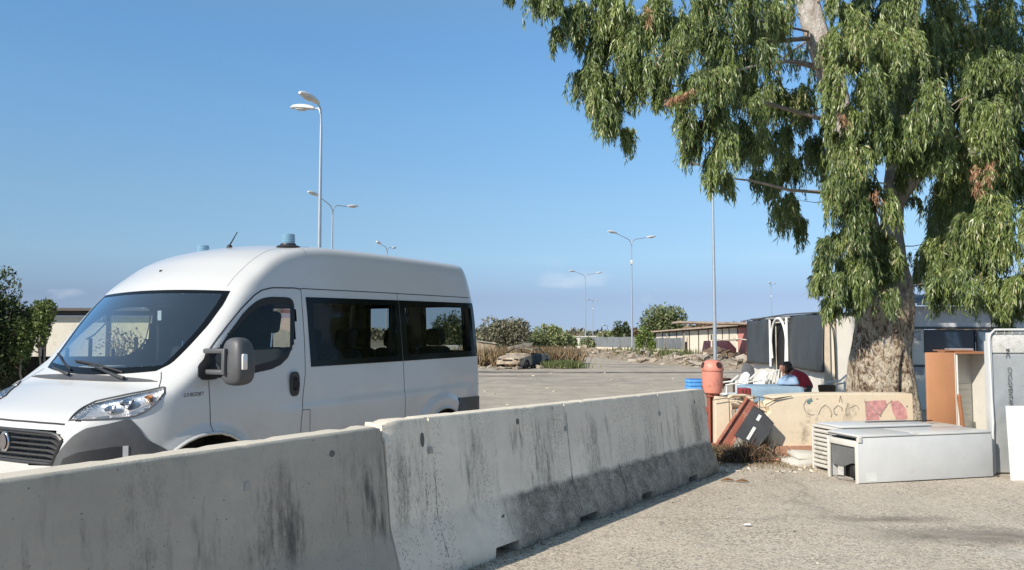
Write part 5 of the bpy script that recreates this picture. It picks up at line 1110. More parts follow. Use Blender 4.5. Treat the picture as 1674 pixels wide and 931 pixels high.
# foliage masses: pixel, half sizes in pixels, distance, density
CL = [(835, -12, 22, 16, 11.6, 0.7), (868, -4, 34, 22, 11.5, 1), (905, 14, 36, 30, 11.6, 1), (950, 30, 45, 45, 11.8, 1), (925, 62, 26, 34, 11.9, 0.8), (958, 95, 30, 50, 12, 1), (968, 150, 28, 45, 11.8, 1), (978, 200, 24, 40, 11.5, 1.1), (1003, 225, 26, 34, 11.4, 1.2), (1005, 100, 40, 60, 11.9, 1), (1012, 165, 26, 30, 12.2, 0.8),
 (1040, 30, 55, 55, 11.6, 1), (1048, 105, 42, 50, 11.4, 1), (1062, 148, 28, 24, 11.6, 0.8), (1105, 25, 60, 50, 11.8, 1), (1120, 88, 50, 45, 11.2, 1), (1100, 165, 28, 22, 11.1, 1), (1150, 165, 48, 30, 11, 1.3), (1120, 208, 28, 34, 11.2, 1), (1158, 230, 34, 40, 11.1, 1.1), (1192, 262, 26, 44, 11.2, 1.1), (1183, 308, 20, 26, 11.3, 1.1), (1205, 200, 34, 50, 11.3, 1),
 (1190, 40, 55, 50, 11.9, 1), (1200, 110, 45, 50, 11.7, 1), (1235, 135, 40, 45, 12.4, 0.9), (1250, 20, 45, 40, 12.3, 0.9), (1268, 70, 26, 30, 13.4, 0.5), (1225, 235, 26, 40, 12.4, 0.8),
 (1262, 150, 34, 50, 13.8, 0.9), (1285, 200, 38, 50, 13.9, 0.9), (1258, 262, 30, 50, 13.4, 0.9), (1245, 320, 20, 34, 13.2, 0.9), (1275, 335, 24, 32, 13.3, 0.9), (1305, 345, 28, 40, 13.4, 0.9), (1318, 280, 32, 55, 14, 0.8), (1330, 200, 30, 50, 14, 0.8), (1300, 262, 26, 46, 14.2, 0.8),
 (1372, 15, 26, 34, 11.9, 1), (1400, 70, 42, 50, 11.6, 1), (1392, 140, 36, 45, 11.4, 1), (1440, 20, 50, 50, 12, 1), (1450, 110, 50, 60, 11.9, 1), (1378, 215, 30, 45, 11.9, 1), (1425, 210, 45, 50, 11.9, 1.2), (1372, 285, 26, 45, 11.9, 1.1), (1405, 290, 42, 45, 11.9, 1.1), (1450, 255, 26, 34, 11.9, 0.7), (1420, 352, 26, 44, 12.1, 1.1), (1380, 360, 34, 44, 12.1, 1.1), (1500, 190, 34, 50, 11.4, 1), (1480, 150, 34, 40, 12.2, 1),
 (1400, 405, 38, 36, 12.35, 1.2), (1362, 430, 28, 36, 12.35, 1.2), (1352, 470, 22, 24, 12.35, 1.1), (1384, 470, 32, 36, 12.35, 1.3), (1420, 455, 30, 38, 12.35, 1.1), (1446, 430, 18, 36, 12.35, 0.8), (1405, 495, 24, 14, 12.35, 1),
 (1500, 40, 55, 60, 13.2, 1), (1560, 60, 60, 60, 13.8, 1), (1630, 60, 60, 60, 14.2, 1), (1545, 140, 50, 60, 12.8, 1), (1600, 150, 55, 55, 12.9, 1), (1655, 150, 50, 50, 11.8, 1.1), (1565, 215, 45, 45, 13, 0.9), (1610, 140, 30, 24, 11.6, 1), (1605, 215, 40, 45, 11.6, 1.1), (1655, 230, 40, 50, 12.2, 1), (1540, 250, 30, 40, 13.4, 0.8), (1560, 285, 30, 40, 12.8, 0.9), (1600, 290, 44, 46, 12.4, 0.9), (1650, 310, 42, 46, 11.6, 1.1),
 (1545, 345, 24, 50, 13.2, 0.9), (1578, 360, 34, 44, 12.4, 0.9), (1620, 370, 44, 44, 11.6, 1.1), (1665, 390, 34, 44, 11.4, 1.1), (1536, 420, 16, 40, 12.8, 0.8), (1562, 425, 28, 40, 12.2, 1), (1602, 430, 34, 38, 11.6, 1.1), (1645, 440, 34, 36, 11.4, 1.1), (1545, 470, 20, 30, 11.6, 1), (1575, 478, 24, 28, 11.5, 1.1), (1640, 485, 28, 24, 11.3, 1.2), (1670, 490, 22, 30, 11.3, 1.2), (1500, 445, 10, 30, 13.6, 0.5), (1492, 330, 12, 20, 13.6, 0.5),
 (1700, 100, 60, 80, 12.5, 0.8), (1710, 260, 50, 80, 12, 0.8), (1710, 420, 40, 70, 12, 0.8), (1542, 252, 34, 34, 11.7, 1.1), (1500, 268, 24, 30, 12.0, 1), (1590, 262, 30, 30, 11.6, 1), (1478, 300, 16, 34, 12.2, .9), (1560, 480, 26, 34, 11.8, 1.1), (1600, 472, 34, 38, 12, 1), (1640, 500, 30, 24, 11.8, 1.2), (1672, 500, 24, 32, 11.6, 1.1), (1530, 455, 16, 38, 12.6, .9), (1527, 370, 20, 60, 13.8, .9), (1552, 400, 40, 80, 14.2, .8), (1345, 490, 24, 24, 12.4, 1.1), (1430, 488, 32, 26, 12.35, 1.1), (1375, 503, 34, 16, 12.3, 1.2), (1464, 448, 18, 48, 12.3, 1), (1150, -60, 80, 35, 12.3, 0.4), (1480, -150, 120, 60, 11.6, .7), (1400, -130, 80, 50, 11.3, .6), (1600, -120, 110, 60, 12, .7), (1300, -70, 80, 45, 13.6, 0.6), (1430, -60, 80, 50, 12.6, 0.7), (1560, -70, 90, 50, 13.6, 0.7), (1690, -50, 70, 60, 13.5, 0.6), (1500, -160, 160, 60, 13.6, 0.35), (1250, -150, 140, 50, 13, 0.3), (1560, 100, 110, 120, 15.2, 0.5), (1400, 150, 110, 110, 15.2, 0.35), (1620, 320, 80, 110, 14.6, 0.5), (1220, 60, 90, 90, 14, 0.4)]  # unseen clumps above the view, some added to shade the right side
NS = 40; st = np.linspace(0, 1, NS)
PP_, DD_, LL_, TT_ = [], [], [], []; twigs = MB(); ntw = 0
dryP, dryD = [], []
for (u, v_, ru, rv, Y, dens) in CL:
    c = np.array(at(u, v_-10, Y)); sc = Y/FPX; rx, rz = ru*sc*.92, rv*sc*.85; ry = min(1.1, .9*(rx+rz)/2+.15)
    ns = int(ru*rv*.066*dens*random.uniform(.8, 1.15))+8; nt2 = max(3, int(ru*rv/330))
    tc_ = norm(rng.normal(size=(nt2, 3)))*rng.uniform(.45, 1, (nt2, 1))**.5; kk = rng.integers(0, nt2, ns)
    q = tc_[kk]+rng.normal(size=(ns, 3))*.17; tuft = rng.uniform(-.16, .16, nt2)[kk]
    o = c+q*[rx, ry, rz]; o[:, 2] += .10
    sl = rng.uniform(.24, .46, ns)*np.clip((ru+rv)/70, .55, 1.1)
    out = q*[1, 1, .3]; d0 = norm(out*.8+rng.normal(size=(ns, 3))*.35+[0, 0, .1])
    ct = rng.uniform(-.15, .15)
    for k in range(ns):
        s_ = st[:, None]; stem = o[k]+d0[k]*sl[k]*.55*s_*(1-.45*s_)+np.array([0, 0, -1])*sl[k]*(s_**1.7)*.95
        tg = norm(d0[k]*(1-s_)*.55+np.array([0, 0, -1])*(.25+1.3*s_))
        ld = norm(tg*.7+np.array([0, 0, -.75])+rng.normal(size=(NS, 3))*[.42, .42, .25])
        PP_.append(stem+rng.normal(size=(NS, 3))*.012); DD_.append(ld); LL_.append(rng.uniform(.065, .145, NS)); TT_.append(np.clip(rng.uniform(0, .9, NS)*.75+.12+ct+tuft[k]+rng.normal()*.08+(rng.random(NS) > .985)*1., 0, 1))
        if rng.random() < .16: twigs.tube([Vector(stem[i])-TB for i in (0, 13, 26, 39)], [.006, .004, .003, .002], 3, False)
tb_ = np.array(TB)
leafmesh(np.concatenate(PP_)-tb_, np.concatenate(DD_), np.concatenate(LL_), rng.uniform(.011, .023, len(PP_)*NS), np.concatenate(TT_), 'crown', EUC, euc, .12, kind='stuff')
# boughs from the limbs out to the foliage masses
bg_ = MB(); hubs = [T(1378, 210, 12.9), T(1330, 40, 12.8), T(1400, 330, 13), T(1464, 320, 13), T(1470, 230, 13.1), T(1478, 120, 13.3), T(1525, 268, 12.5), T(1448, 450, 13), T(1305, -60, 12.8), T(1490, -20, 13.5)]
for i, (u, v_, ru, rv, Y, dens) in enumerate(CL):
    if random.random() < .5: continue
    c = at(u, v_-18, Y+.1)-TB; h = min(hubs, key=lambda q: (q-c).length+max(0, q.z-c.z)*.3)
    h = h+Vector((random.uniform(-.06, .06), random.uniform(-.05, .05), random.uniform(-.45, .45)))
    mid = h.lerp(c, .5)+Vector((random.uniform(-.25, .25), random.uniform(-.3, .3), random.uniform(-.05, .5)))
    L_ = (c-h).length
    if L_ > 1.3 and random.random() < .72: continue
    r0 = (.010+.008*L_)*random.uniform(.5, 1.1)
    pts = [h.lerp(mid, k/4)*(1-k/4)+(h.lerp(mid, 1)).lerp(c, k/4)*(k/4) for k in range(5)]
    pts = [p+Vector((random.uniform(-.05, .05), random.uniform(-.05, .05), random.uniform(-.05, .05))) if 0 < k < 4 else p for k, p in enumerate(pts)]
    bg_.tube(pts, [r0, r0*.8, r0*.62, r0*.45, r0*.25], 6, False)
bg_.build('bough', plain('bough_bark', (.30, .25, .21), .8, var=.3, vs=8), trunk, 60, kind='stuff')
twigs.build('twig', plain('twig_bark', (.25, .19, .12), .8), trunk, None, kind='stuff')
# dead hanging branches with brown leaves
for (u0, v0, u1, v1, Y, n_) in ((1188, 128, 1092, 165, 10.7, 260), (1592, 270, 1600, 318, 10.9, 120), (1055, 5, 1062, 40, 10.9, 60), (1622, 262, 1616, 300, 11.0, 60), (1430, 310, 1437, 335, 10.9, 40), (1372, 185, 1385, 205, 11.0, 40)):
    a = np.array(at(u0, v0, Y)); b = np.array(at(u1, v1, Y)); s_ = rng.random((n_, 1)); P = a+(b-a)*s_+[0, 0, .12]*(s_*(1-s_))+rng.normal(size=(n_, 3))*[.02, .05, .02]
    dryP.append(P); dryD.append(norm(rng.normal(size=(n_, 3))*[.5, .5, .3]+[0, 0, -1]))
P = np.concatenate(dryP)-tb_; leafmesh(P, np.concatenate(dryD), rng.uniform(.06, .14, len(P)), rng.uniform(.010, .02, len(P)), rng.random(len(P)), 'dead_leaves', DRY, euc, .2, kind='stuff')

# ================================================================ far side: lamps, vegetation, sheds, fence, burnt car, rubble
POLE = plain('galvanised_pole', (.42, .46, .50), .35, .55, var=.06)
LHEAD = plain('lamp_head_grey', (.62, .63, .63), .4, .2)
LGLS = plain('lamp_bowl', (.55, .58, .58), .15)
def street_lamp(x, y, h, arms, label, box=False, hs=1.0):
    L_ = empty('street_lamp', G(x, y), label=label, cat='street lamp', group='street lamps along the road')
    MB().tube([Vector((0, 0, 0)), Vector((0, 0, 1.2)), Vector((0, 0, h*.5)), Vector((0, 0, h-.9))], [.105, .10, .078, .052], 12).build('pole', POLE, L_, 60)
    for (ax, ay, rise) in arms:
        ln = math.hypot(ax, ay); u = Vector((ax/ln, ay/ln, 0))
        pts = [Vector((0, 0, h-.95)), u*.02*ln+Vector((0, 0, h-.6)), u*.14*ln+Vector((0, 0, h-.32)), u*.30*ln+Vector((0, 0, h-.20)), u*ln+Vector((0, 0, h-.20+rise))]
        MB().tube(pts, [.045, .042, .038, .034, .03], 8).build('arm', POLE, L_, 60)
        a = math.atan2(u.y, u.x); M = Matrix.Rotation(a, 3, 'Z')@Matrix.Rotation(R(-8), 3, 'Y')
        c = pts[-1]; rows = []
        for (xx, w_, zt) in ((-.05, .05, .04), (.05, .10, .08), (.25, .15, .12), (.5, .165, .12), (.72, .13, .09), (.84, .05, .03)):
            rows.append([c+M@(Vector((xx, w_*math.cos(t_), (zt*math.sin(t_) if math.sin(t_) > 0 else .05*math.sin(t_))+.01))*hs) for t_ in lin(0, 2*math.pi*15/16, 16)])
        hd_ = MB().grid(rows, True).add(rows[0], [tuple(range(16))]).add(rows[-1], [tuple(range(16))]).build('lamp_head', LHEAD, L_, 50)
        rows = [[c+M@(Vector((xx, w_*math.cos(t_), -.03-d_*math.sin(t_)))*hs) for t_ in lin(0, math.pi, 9)] for (xx, w_, d_) in ((.22, .06, .01), (.35, .12, .06), (.55, .12, .06), (.70, .05, .01))]
        MB().grid(rows).build('glass_bowl', LGLS, hd_, 60)
    if box: MB().bbox((0, -.12, h*.78-.0), (.22, .16, .35), .02).build('sensor_box', LHEAD, L_, 40)
    return L_
def lamp_px(u, ytop, h, arms, label, box=False, hs=1.15):
    Y = (h-1.66)*FPX/(548-ytop)*1.0; return street_lamp((u-837)/FPX*Y, Y, h, arms, label, box, hs)
lamp_px(520.5, 163, 10.8, [(-.36, .14, .02), (-.10, -.20, .14)], 'tallest street lamp rising right behind the minibus roof, both heads to the left', False, 1.25)
lamp_px(541.5, 328, 10.8, [(-.70, -1.3, .38), (.80, 1.2, .05)], 'double-armed street lamp just right of the tallest one behind the minibus')
lamp_px(632, 400, 10.8, [(-.4, -1.9, .1), (.3, 1.8, .1)], 'short-looking street lamp top showing above the rear of the minibus roof')
street_lamp(10.62, 43.0, 10.8, [(-.72, -.2, .02), (.6, .9, .1)], 'tall lamp pole whose head hides among the eucalyptus leaves')
lamp_px(1033, 386, 10.8, [(-1.5, -.9, .40), (1.6, .8, .22)], 'double-armed street lamp left of the green tree with a box on its pole', True)
lamp_px(957, 446, 10.8, [(-1.6, -.8, .35), (1.7, .7, .25)], 'distant double-armed street lamp above the low white building')
lamp_px(969, 489, 10.8, [(-.75, -.5, .05), (.75, .5, .05)], 'farthest small street lamp with heads close together and a white box', True)
lamp_px(1261, 462, 10.8, [(-.55, -1.2, .05), (.85, 1.2, .1)], 'street lamp seen above the tarp-hung shack roof', True)
lamp_px(993, 530, 3.6, [(-.3, -.3, .0)], 'short lamp post showing over the corrugated fence')

GREEN1 = leafmat('bush_leaf_dark', (.025, .04, .016), (.10, .13, .05), (.30, .24, .17), .2, .6, .3)
GREEN2 = leafmat('bush_leaf_light', (.10, .13, .05), (.34, .38, .18), (.42, .34, .28), .25, .6, .3)
GREEN3 = leafmat('bush_leaf_yellow', (.08, .12, .03), (.24, .32, .08), None, .3, .6, .3)
GREYB = leafmat('bush_leaf_dusty', (.07, .075, .045), (.30, .29, .20), (.36, .27, .23), .2, .7, .2)
BROWNB = leafmat('dry_scrub', (.10, .065, .04), (.26, .18, .11), None, .15, .8, .2)
STRAW = leafmat('dry_grass_blade', (.17, .12, .07), (.38, .29, .17), (.34, .15, .08), .25, .8, .2)
WEED = leafmat('green_weed_blade', (.07, .09, .03), (.22, .25, .10), None, .3, .6, .3)
TWG = plain('grey_branch', (.27, .23, .19), .85)
def crown_pts(c, r_, n, lobes, seed):
    rg = np.random.default_rng(seed); c = np.array(c); r_ = np.array(r_, float)
    lc = norm(rg.normal(size=(lobes, 3)))*rg.uniform(.35, .85, (lobes, 1)); lc[:, 2] = np.abs(lc[:, 2])*.9-.25; lr = rg.uniform(.22, .46, lobes)
    k = rg.integers(0, lobes, n); q = lc[k]+norm(rg.normal(size=(n, 3)))*(lr[k]*rg.uniform(.45, 1.08, n)**.6)[:, None]
    return c+q*r_, norm(q+rg.normal(size=(n, 3))*.8), rg
def tree(name, x, y, w_, h, zb, m, leaf, n, seed, label, cat='tree', lobes=26, dep=None, stems=5, group=None, dead=0, base_z=None):
    r0 = G(x, y); t_ = empty(name, r0, label=label, cat=cat); 
    if group: t_['group'] = group
    P, D, rg = crown_pts((0, 0, zb+(h-zb)*.48), (w_/2*1.05, (dep or w_*.8)/2, (h-zb)*.60), n, lobes, seed)
    P = P[P[:, 2] > .02]; D = D[:len(P)]; ln = rg.uniform(.6, 1.3, len(P))*leaf
    tone = np.clip(rg.uniform(0, .95, len(P))*.8+.1+(rg.random(len(P)) > .97), 0, 1)
    tr_ = MB(); rr = random.Random(seed)
    for k in range(stems):
        a_ = rr.uniform(0, 6.28); e = Vector((math.cos(a_)*w_*.34*rr.random(), math.sin(a_)*w_*.3*rr.random(), zb+(h-zb)*rr.uniform(.45, .8)))
        s0 = Vector((math.cos(a_)*w_*.04, math.sin(a_)*w_*.04, -.05)); md = s0.lerp(e, .5)+Vector((rr.uniform(-.1, .1)*w_, 0, rr.uniform(-.05, .05)*h))
        tr_.tube([s0, s0.lerp(md, .5), md, md.lerp(e, .6), e], [w_*.018+.02, w_*.014+.015, w_*.010+.01, w_*.007+.006, .006], 6)
        for _ in range(3):
            e2 = md.lerp(e, rr.random())+Vector((rr.uniform(-.2, .2)*w_, rr.uniform(-.2, .2)*w_, rr.uniform(.02, .25)*h)); tr_.tube([md.lerp(e, .3), md.lerp(e2, .6)+Vector((0, 0, .03*h)), e2], [w_*.006+.008, .008, .004], 4)
    to = tr_.build('trunk', TWG, t_, 60)
    if n: leafmesh(P, D, ln, ln*.5, tone, 'crown', m, t_, .15, kind='stuff')
    return t_
def tree_px(name, u0, u1, ytop, Y, *a, ybase=None, **k):
    x = ((u0+u1)/2-837)/FPX*Y; w_ = (u1-u0)/FPX*Y; h = 1.66+(548-ytop)/FPX*Y; return tree(name, x, Y, w_, h, *a, **k)
tree_px('dusty_tree', 782, 866, 506, 60, .3, GREYB, .24, 9000, 11, 'grey-green dusty tree with bare pale branches behind the burnt car', stems=9, lobes=34)
tree_px('round_bush', 862, 932, 526, 63, .1, GREEN2, .24, 6500, 12, 'light green rounded bush right of the dusty tree', 'bush', lobes=26)
tree_px('dark_tree', 700, 760, 500, 62, .2, GREEN1, .24, 3000, 13, 'dark green tree seen only through the minibus rear windows', lobes=20)
tree_px('green_tree', 1042, 1128, 494, 82, .6, leafmat('tree_leaf_mid', (.07, .10, .04), (.25, .28, .12), (.32, .24, .17), .2, .6, .3), .30, 8000, 14, 'large round green tree rising behind the corrugated fence', lobes=40)
tree_px('climbing_bush', 1040, 1070, 533, 70, 0, GREEN3, .22, 1600, 15, 'yellow-green bush growing against the corrugated fence', 'bush', lobes=12)
tree_px('dark_tree', 1000, 1036, 522, 88, .2, GREEN1, .3, 1800, 16, 'small dark green tree left of the large round green tree', lobes=12)
tree_px('low_bush', 968, 1014, 535, 90, .0, GREEN2, .3, 1800, 17, 'low green bush between the white building and the dark tree', 'bush', lobes=14)
tree_px('low_bush', 942, 972, 548, 84, .0, GREEN2, .26, 900, 18, 'small pale green shrub in front of the low white building', 'bush', lobes=9)
tree_px('low_bush', 922, 945, 545, 74, .0, GREEN2, .24, 800, 19, 'small green shrub just right of the rounded bush', 'bush', lobes=8)
for i, (u0, u1, yt, Y, lab) in enumerate(((1126, 1182, 524, 100, 'brown dry scrub behind the shed, left stretch'), (1176, 1236, 517, 96, 'brown dry scrub behind the shed roof, just left of the shack'), (1232, 1290, 513, 92, 'brown dry scrub peeping over the shack roof'), (884, 960, 541, 130, 'dull brown scrub on the horizon left of the far lamp'), (1010, 1062, 533, 120, 'dull brown scrub between the dark tree and the green tree'))):
    tree_px('dry_scrub', u0, u1, yt, Y, .2, BROWNB, .36, 1700, 30+i, lab, 'scrub', lobes=16, group='dry scrub beyond the sheds')
# horizon: tree belts and low hills
t = NT('far_hill'); v = t.coord((.004, .004, .004)); t.set(Base_Color=t.mix(t.noise(v, 5, 8, .7), (.11, .125, .12), (.20, .20, .175)), Roughness=1, Specular_IOR_Level=.1)
def ridge(name, Y0, zs, dep, seed, m, x0=-3800, x1=3800, n=260, **kw):
    rows = []
    for k, (fy, fz) in enumerate(((0, 0), (.15, .5), (.35, .85), (.5, 1), (.7, .8), (1, 0))):
        rows.append([Vector((x, Y0+dep*fy, -4+(4+zs*(.55+.75*mnoise.noise(Vector((x*.0011, seed, 0)))+.18*mnoise.noise(Vector((x*.006, seed, k*.3)))+.07*mnoise.noise(Vector((x*.03, seed, k)))))*fz)) for x in lin(x0, x1, n)])
    MB().grid(rows).build(name, m, None, 180, **kw)
ridge('hills', 3600, 34, 900, 3.3, t.m, -5000, 5000, 400, kind='structure')
def belt(name, x0, x1, y, h, n, seed, m, leaf, **kw):
    rg = np.random.default_rng(seed); x = rg.uniform(x0, x1, n); yy = y+rg.uniform(-6, 6, n)
    top = np.array([h*(.65+.5*mnoise.noise(Vector((float(a)*.05, seed, 0)))+.25*mnoise.noise(Vector((float(a)*.2, seed, 1)))) for a in x])
    z = rg.uniform(0, 1, n)**.6*top-.1; P = np.stack([x, yy, z], -1); D = norm(rg.normal(size=(n, 3))); ln = rg.uniform(.5, 1.2, n)*leaf
    leafmesh(P, D, ln, ln*.6, rg.random(n), name, m, None, .1, **kw)
belt('distant_tree_belt', -260, 70, 230, 4.2, 16000, 41, GREYB, 1.5, kind='stuff', label='far belt of dull trees along the horizon beyond the road', cat='tree belt')
belt('distant_tree_belt', 40, 320, 210, 4.5, 14000, 42, BROWNB, 1.5, kind='stuff', label='far belt of brown trees along the horizon behind the shack', cat='tree belt')

# ---------------------------------------------------------------- low bank, rubble and weeds beside the road
bank('earth_bank', [(6, 78), (8.8, 61), (10.9, 48), (12.6, 42), (14.3, 37), (15.2, 32)], 2.8, .60, EARTH, 4, kind='structure')
bank('earth_bank', [(-9, 52), (-3, 47), (1, 47.5), (3.6, 48.5)], 2.2, .35, EARTH, 6, kind='structure')
RUB1 = weathered('rubble_concrete', (.42, .36, .29), (.13, .095, .065), .6, 4, .95, 0, 1, .6)
def scatter(name, n, fn, smin, smax, m, seed, **kw):
    r2 = random.Random(seed); mb = MB()
    for i in range(n):
        x, y, z = fn(r2); s_ = smin+(smax-smin)*r2.random()**2.5; chunk(mb, (x, y, zg(x, y)+z+s_*.15), (s_*r2.uniform(.7, 1.6), s_*r2.uniform(.6, 1.2), s_*r2.uniform(.3, .8)), seed*1000+i, 3)
    o_ = mb.build(name, m, None, None, kind='stuff', **kw); return o_
def along(pts, wd, zh):
    P = [Vector((*p, 0)) for p in pts]
    def f(r2):
        t_ = r2.random()*(len(P)-1); i = int(t_); q = P[i].lerp(P[i+1], t_-i); u = r2.gauss(0, .55); d = (P[i+1]-P[i]).normalized(); q = q+Vector((-d.y, d.x, 0))*u*wd; return q.x, q.y, max(0, zh*(1-u*u))*r2.random()
    return f
scatter('rubble', 700, along([(5.4, 76), (8.2, 60.5), (10.2, 47.5), (12.0, 41.5), (13.7, 37), (14.6, 32)], 1.9, .55), .12, .95, RUB1, 3, label='heap of broken concrete rubble along the right edge of the road')
scatter('rubble', 150, along([(11.6, 49), (13.0, 42.5), (14.6, 37)], 1.7, .75), .3, 1.2, plain('dark_debris', (.14, .10, .07), .95, var=.5, vs=3), 5, label='dark wooden and burnt debris in front of the long low shed')
scatter('rubble', 120, along([(-7, 43.5), (-3, 41.2), (1.5, 41.0), (4, 43.5)], 1.2, .1), .05, .45, RUB1, 7, label='pale rubble and litter scattered round the burnt car')
scatter('ground_litter', 170, lambda r2: (r2.uniform(2.4, 4.4), r2.uniform(10.0, 11.3), 0), .012, .075, plain('litter_pale', (.62, .56, .46), .8, var=.3), 9, label='pale scraps littering the dirt below the broken wall')
scatter('ground_litter', 70, lambda r2: (r2.uniform(.8, 7), r2.uniform(3.2, 10), 0), .006, .035, plain('pebble_dark', (.10, .08, .06), .9, var=.5), 10, label='small dark twigs and pebbles scattered over the asphalt')
scatter('ground_litter', 60, lambda r2: (r2.uniform(.8, 7), r2.uniform(3.0, 10), 0), .004, .022, plain('pebble_pale', (.7, .66, .58), .9), 11, label='small pale chips scattered over the asphalt')
scatter('ground_litter', 60, lambda r2: (r2.uniform(-3, 9), r2.uniform(18, 38), 0), .03, .16, plain('litter_mixed', (.45, .40, .32), .9, var=.6), 12, label='scraps lying on the open asphalt beyond the barrier')
def grass(name, n, fn, h, m, seed, w_=.012, **kw):
    rg = random.Random(seed); P = []; D = []; Ls = []
    for _ in range(n):
        x, y = fn(rg)[:2]; P.append((x, y, zg(x, y)+(fn(rg)[2] if False else 0))); D.append((rg.gauss(0, .28), rg.gauss(0, .28), 1)); Ls.append(h*rg.uniform(.4, 1.15))
    leafmesh(np.array(P), np.array(D), np.array(Ls), w_, rng.random(n), name, m, None, .25, kind='stuff', **kw)
grass('dry_grass', 3000, along([(-5.5, 46), (-1.2, 44.4), (1.2, 44.8)], 1.1, 0), 1.05, STRAW, 21, .06, label='tall dry straw grass behind and left of the burnt car')
grass('dry_grass', 3600, along([(1.2, 44.6), (2.3, 45.5), (3.2, 49)], .9, 0), 1.0, STRAW, 22, .06, label='reddish dry grass right behind the burnt car')
grass('green_weeds', 1800, lambda r2: (2.65+r2.gauss(0, .45), 41.9+r2.gauss(0, .5), 0), .42, WEED, 23, .05, label='grey-green weeds at the road edge right of the burnt car')
grass('dry_grass', 3600, along([(5.6, 77), (8.9, 62), (11, 50), (13.2, 44)], 1.9, 0), .62, STRAW, 24, .07, label='dry grass over the rubble bank right of the road')
grass('green_weeds', 1600, along([(8.3, 63), (9.9, 53), (10.5, 49)], 1.0, 0), .85, WEED, 25, .08, label='green weeds below the corrugated fence')
grass('dry_weeds', 1100, lambda r2: (2.62+r2.gauss(0, .22), 11.1+r2.gauss(0, .16), 0), .21, STRAW, 26, .009, label='dry weeds round the foot of the litter bin post')
grass('dry_weeds', 900, lambda r2: (3.0+r2.gauss(0, .2), 10.95+r2.gauss(0, .12), 0), .22, leafmat('dark_weed', (.04, .03, .02), (.16, .11, .07), None, .2, .8, .2), 27, .012, label='dark tangled weeds below the leaning red beam')
grass('dry_weeds', 220, lambda r2: (2.48+r2.gauss(0, .08), 10.95+r2.gauss(0, .15), 0), .20, WEED, 28, .014, label='few green weeds between the barrier end and the bin post')
grass('dry_weeds', 500, lambda r2: (3.35+r2.gauss(0, .1), 11.35+r2.gauss(0, .04), 0), .30, STRAW, 29, .008, label='straw caught on the broken end of the cream wall')
# twigs and a pinkish rag by the panel
tw = MB(); r2 = random.Random(5)
for k in range(70):
    x, y = 2.95+r2.gauss(0, .3), 11.0+r2.gauss(0, .12); a = Vector((x, y, zg(x, y)+.02)); b = a+Vector((r2.gauss(0, .16), r2.gauss(0, .1), r2.uniform(.02, .22))); tw.tube([a, a.lerp(b, .5)+Vector((0, 0, .03)), b], [.006, .005, .003], 4, False)
tw.build('dead_twigs', plain('dead_twig', (.22, .15, .10), .9), None, None, kind='stuff', label='tangle of dead twigs under the leaning beam')
rg_ = []
for i in range(14): rg_.append([Vector((3.16+.34*i/13, 10.86+.13*j/9-.04*i/13, zg(3.2, 10.9)+.035+.03*mnoise.noise(Vector((i*.5, j*.5, 2))))) for j in range(10)])
o_ = MB().grid(rg_).build('crumpled_rag', plain('pinkish_rag', (.50, .25, .18), .9, var=.3, vs=20), None, 180, label='crumpled pinkish rag on the ground below the dark grey sheet', cat='rag'); s_ = o_.modifiers.new('s', 'SOLIDIFY'); s_.thickness = .008
o_ = MB().add([Vector((1.93, 6.95, zg(1.9, 6.9)+.012)), Vector((1.985, 6.93, zg(1.9, 6.9)+.016)), Vector((1.995, 6.965, zg(1.9, 6.9)+.02)), Vector((1.95, 6.985, zg(1.9, 6.9)+.014))], [(0, 1, 2, 3)]).build('paper_scrap', plain('white_paper', (.8, .8, .78), .8), None, None, label='torn white paper scrap alone on the asphalt near the barrier foot', cat='paper')
s_ = o_.modifiers.new('s', 'SOLIDIFY'); s_.thickness = .003
g_ = at(1182, 787, 9.4); lf = MB()
for k, (x, y, r_) in enumerate(((2.43, 9.36, .3), (2.58, 9.30, -.2))):
    lf.tube([Vector((x-.08, y, zg(x, y)+.012)), Vector((x, y-.015, zg(x, y)+.03)), Vector((x+.08, y+.02*r_, zg(x, y)+.012))], [.004, .018, .003], 6)
lf.build('bark_strip', plain('bark_strip_brown', (.14, .075, .03), .9), None, 60, label='curled brown bark strip on the asphalt by the barrier shadow', cat='bark')

# ---------------------------------------------------------------- burnt car wreck
def burnt(name='burnt_shell'):
    t = NT(name); v = t.coord(); n = t.noise(v, 2.2, 8, .7); n2 = t.noise(v, 9, 6, .7)
    t.set(Base_Color=t.mix(t.ramp(n, [(.38, 0.), (.62, 1.)]), t.mix(n2, (.13, .085, .055), (.30, .23, .16)), (.46, .40, .31)), Roughness=.9, Metallic=.1, Normal=t.bump(n2, .5, .02)); return t.m
BRN_ = burnt(); CH = plain('charred', (.02, .018, .016), .9)
cr = empty('burnt_car', (.62, 42.3, zg(.5, 42)), (0, 0, R(-117)), label='burnt-out rusty car shell with one side darker at the road edge', cat='car wreck')
# local +x is the nose; half profile stations (x, half width, bottom, belt, roof)
stn = [(2.0, .55, .30, .52), (1.94, .70, .22, .62), (1.6, .80, .20, .72), (.95, .83, .20, .80), (.6, .83, .20, .84), (-.6, .84, .20, .86), (-1.25, .83, .20, .84), (-1.7, .80, .22, .80), (-1.95, .70, .28, .70), (-2.0, .5, .34, .6)]
rows = []
for (x, w_, zb, zt) in stn:
    r_ = [(-w_*.96, zb), (-w_, (zb+zt)*.5), (-w_*.97, zt-.05), (-w_*.86, zt)]; r_ += [(-w_*.4, zt+.035), (w_*.4, zt+.03)]+[(-a, b) for a, b in r_[::-1]]
    rows.append([Vector((x+.02*mnoise.noise(Vector((x*2, a*3, b*3))), a+.03*mnoise.noise(Vector((x*2, a, b*2))), b+.035*mnoise.noise(Vector((x*2.2, a*2, 4))))) for a, b in r_])
hood = MB().grid(rows[:5]).add(rows[0], [tuple(range(len(rows[0])))]).build('front_body', BRN_, cr, 40)
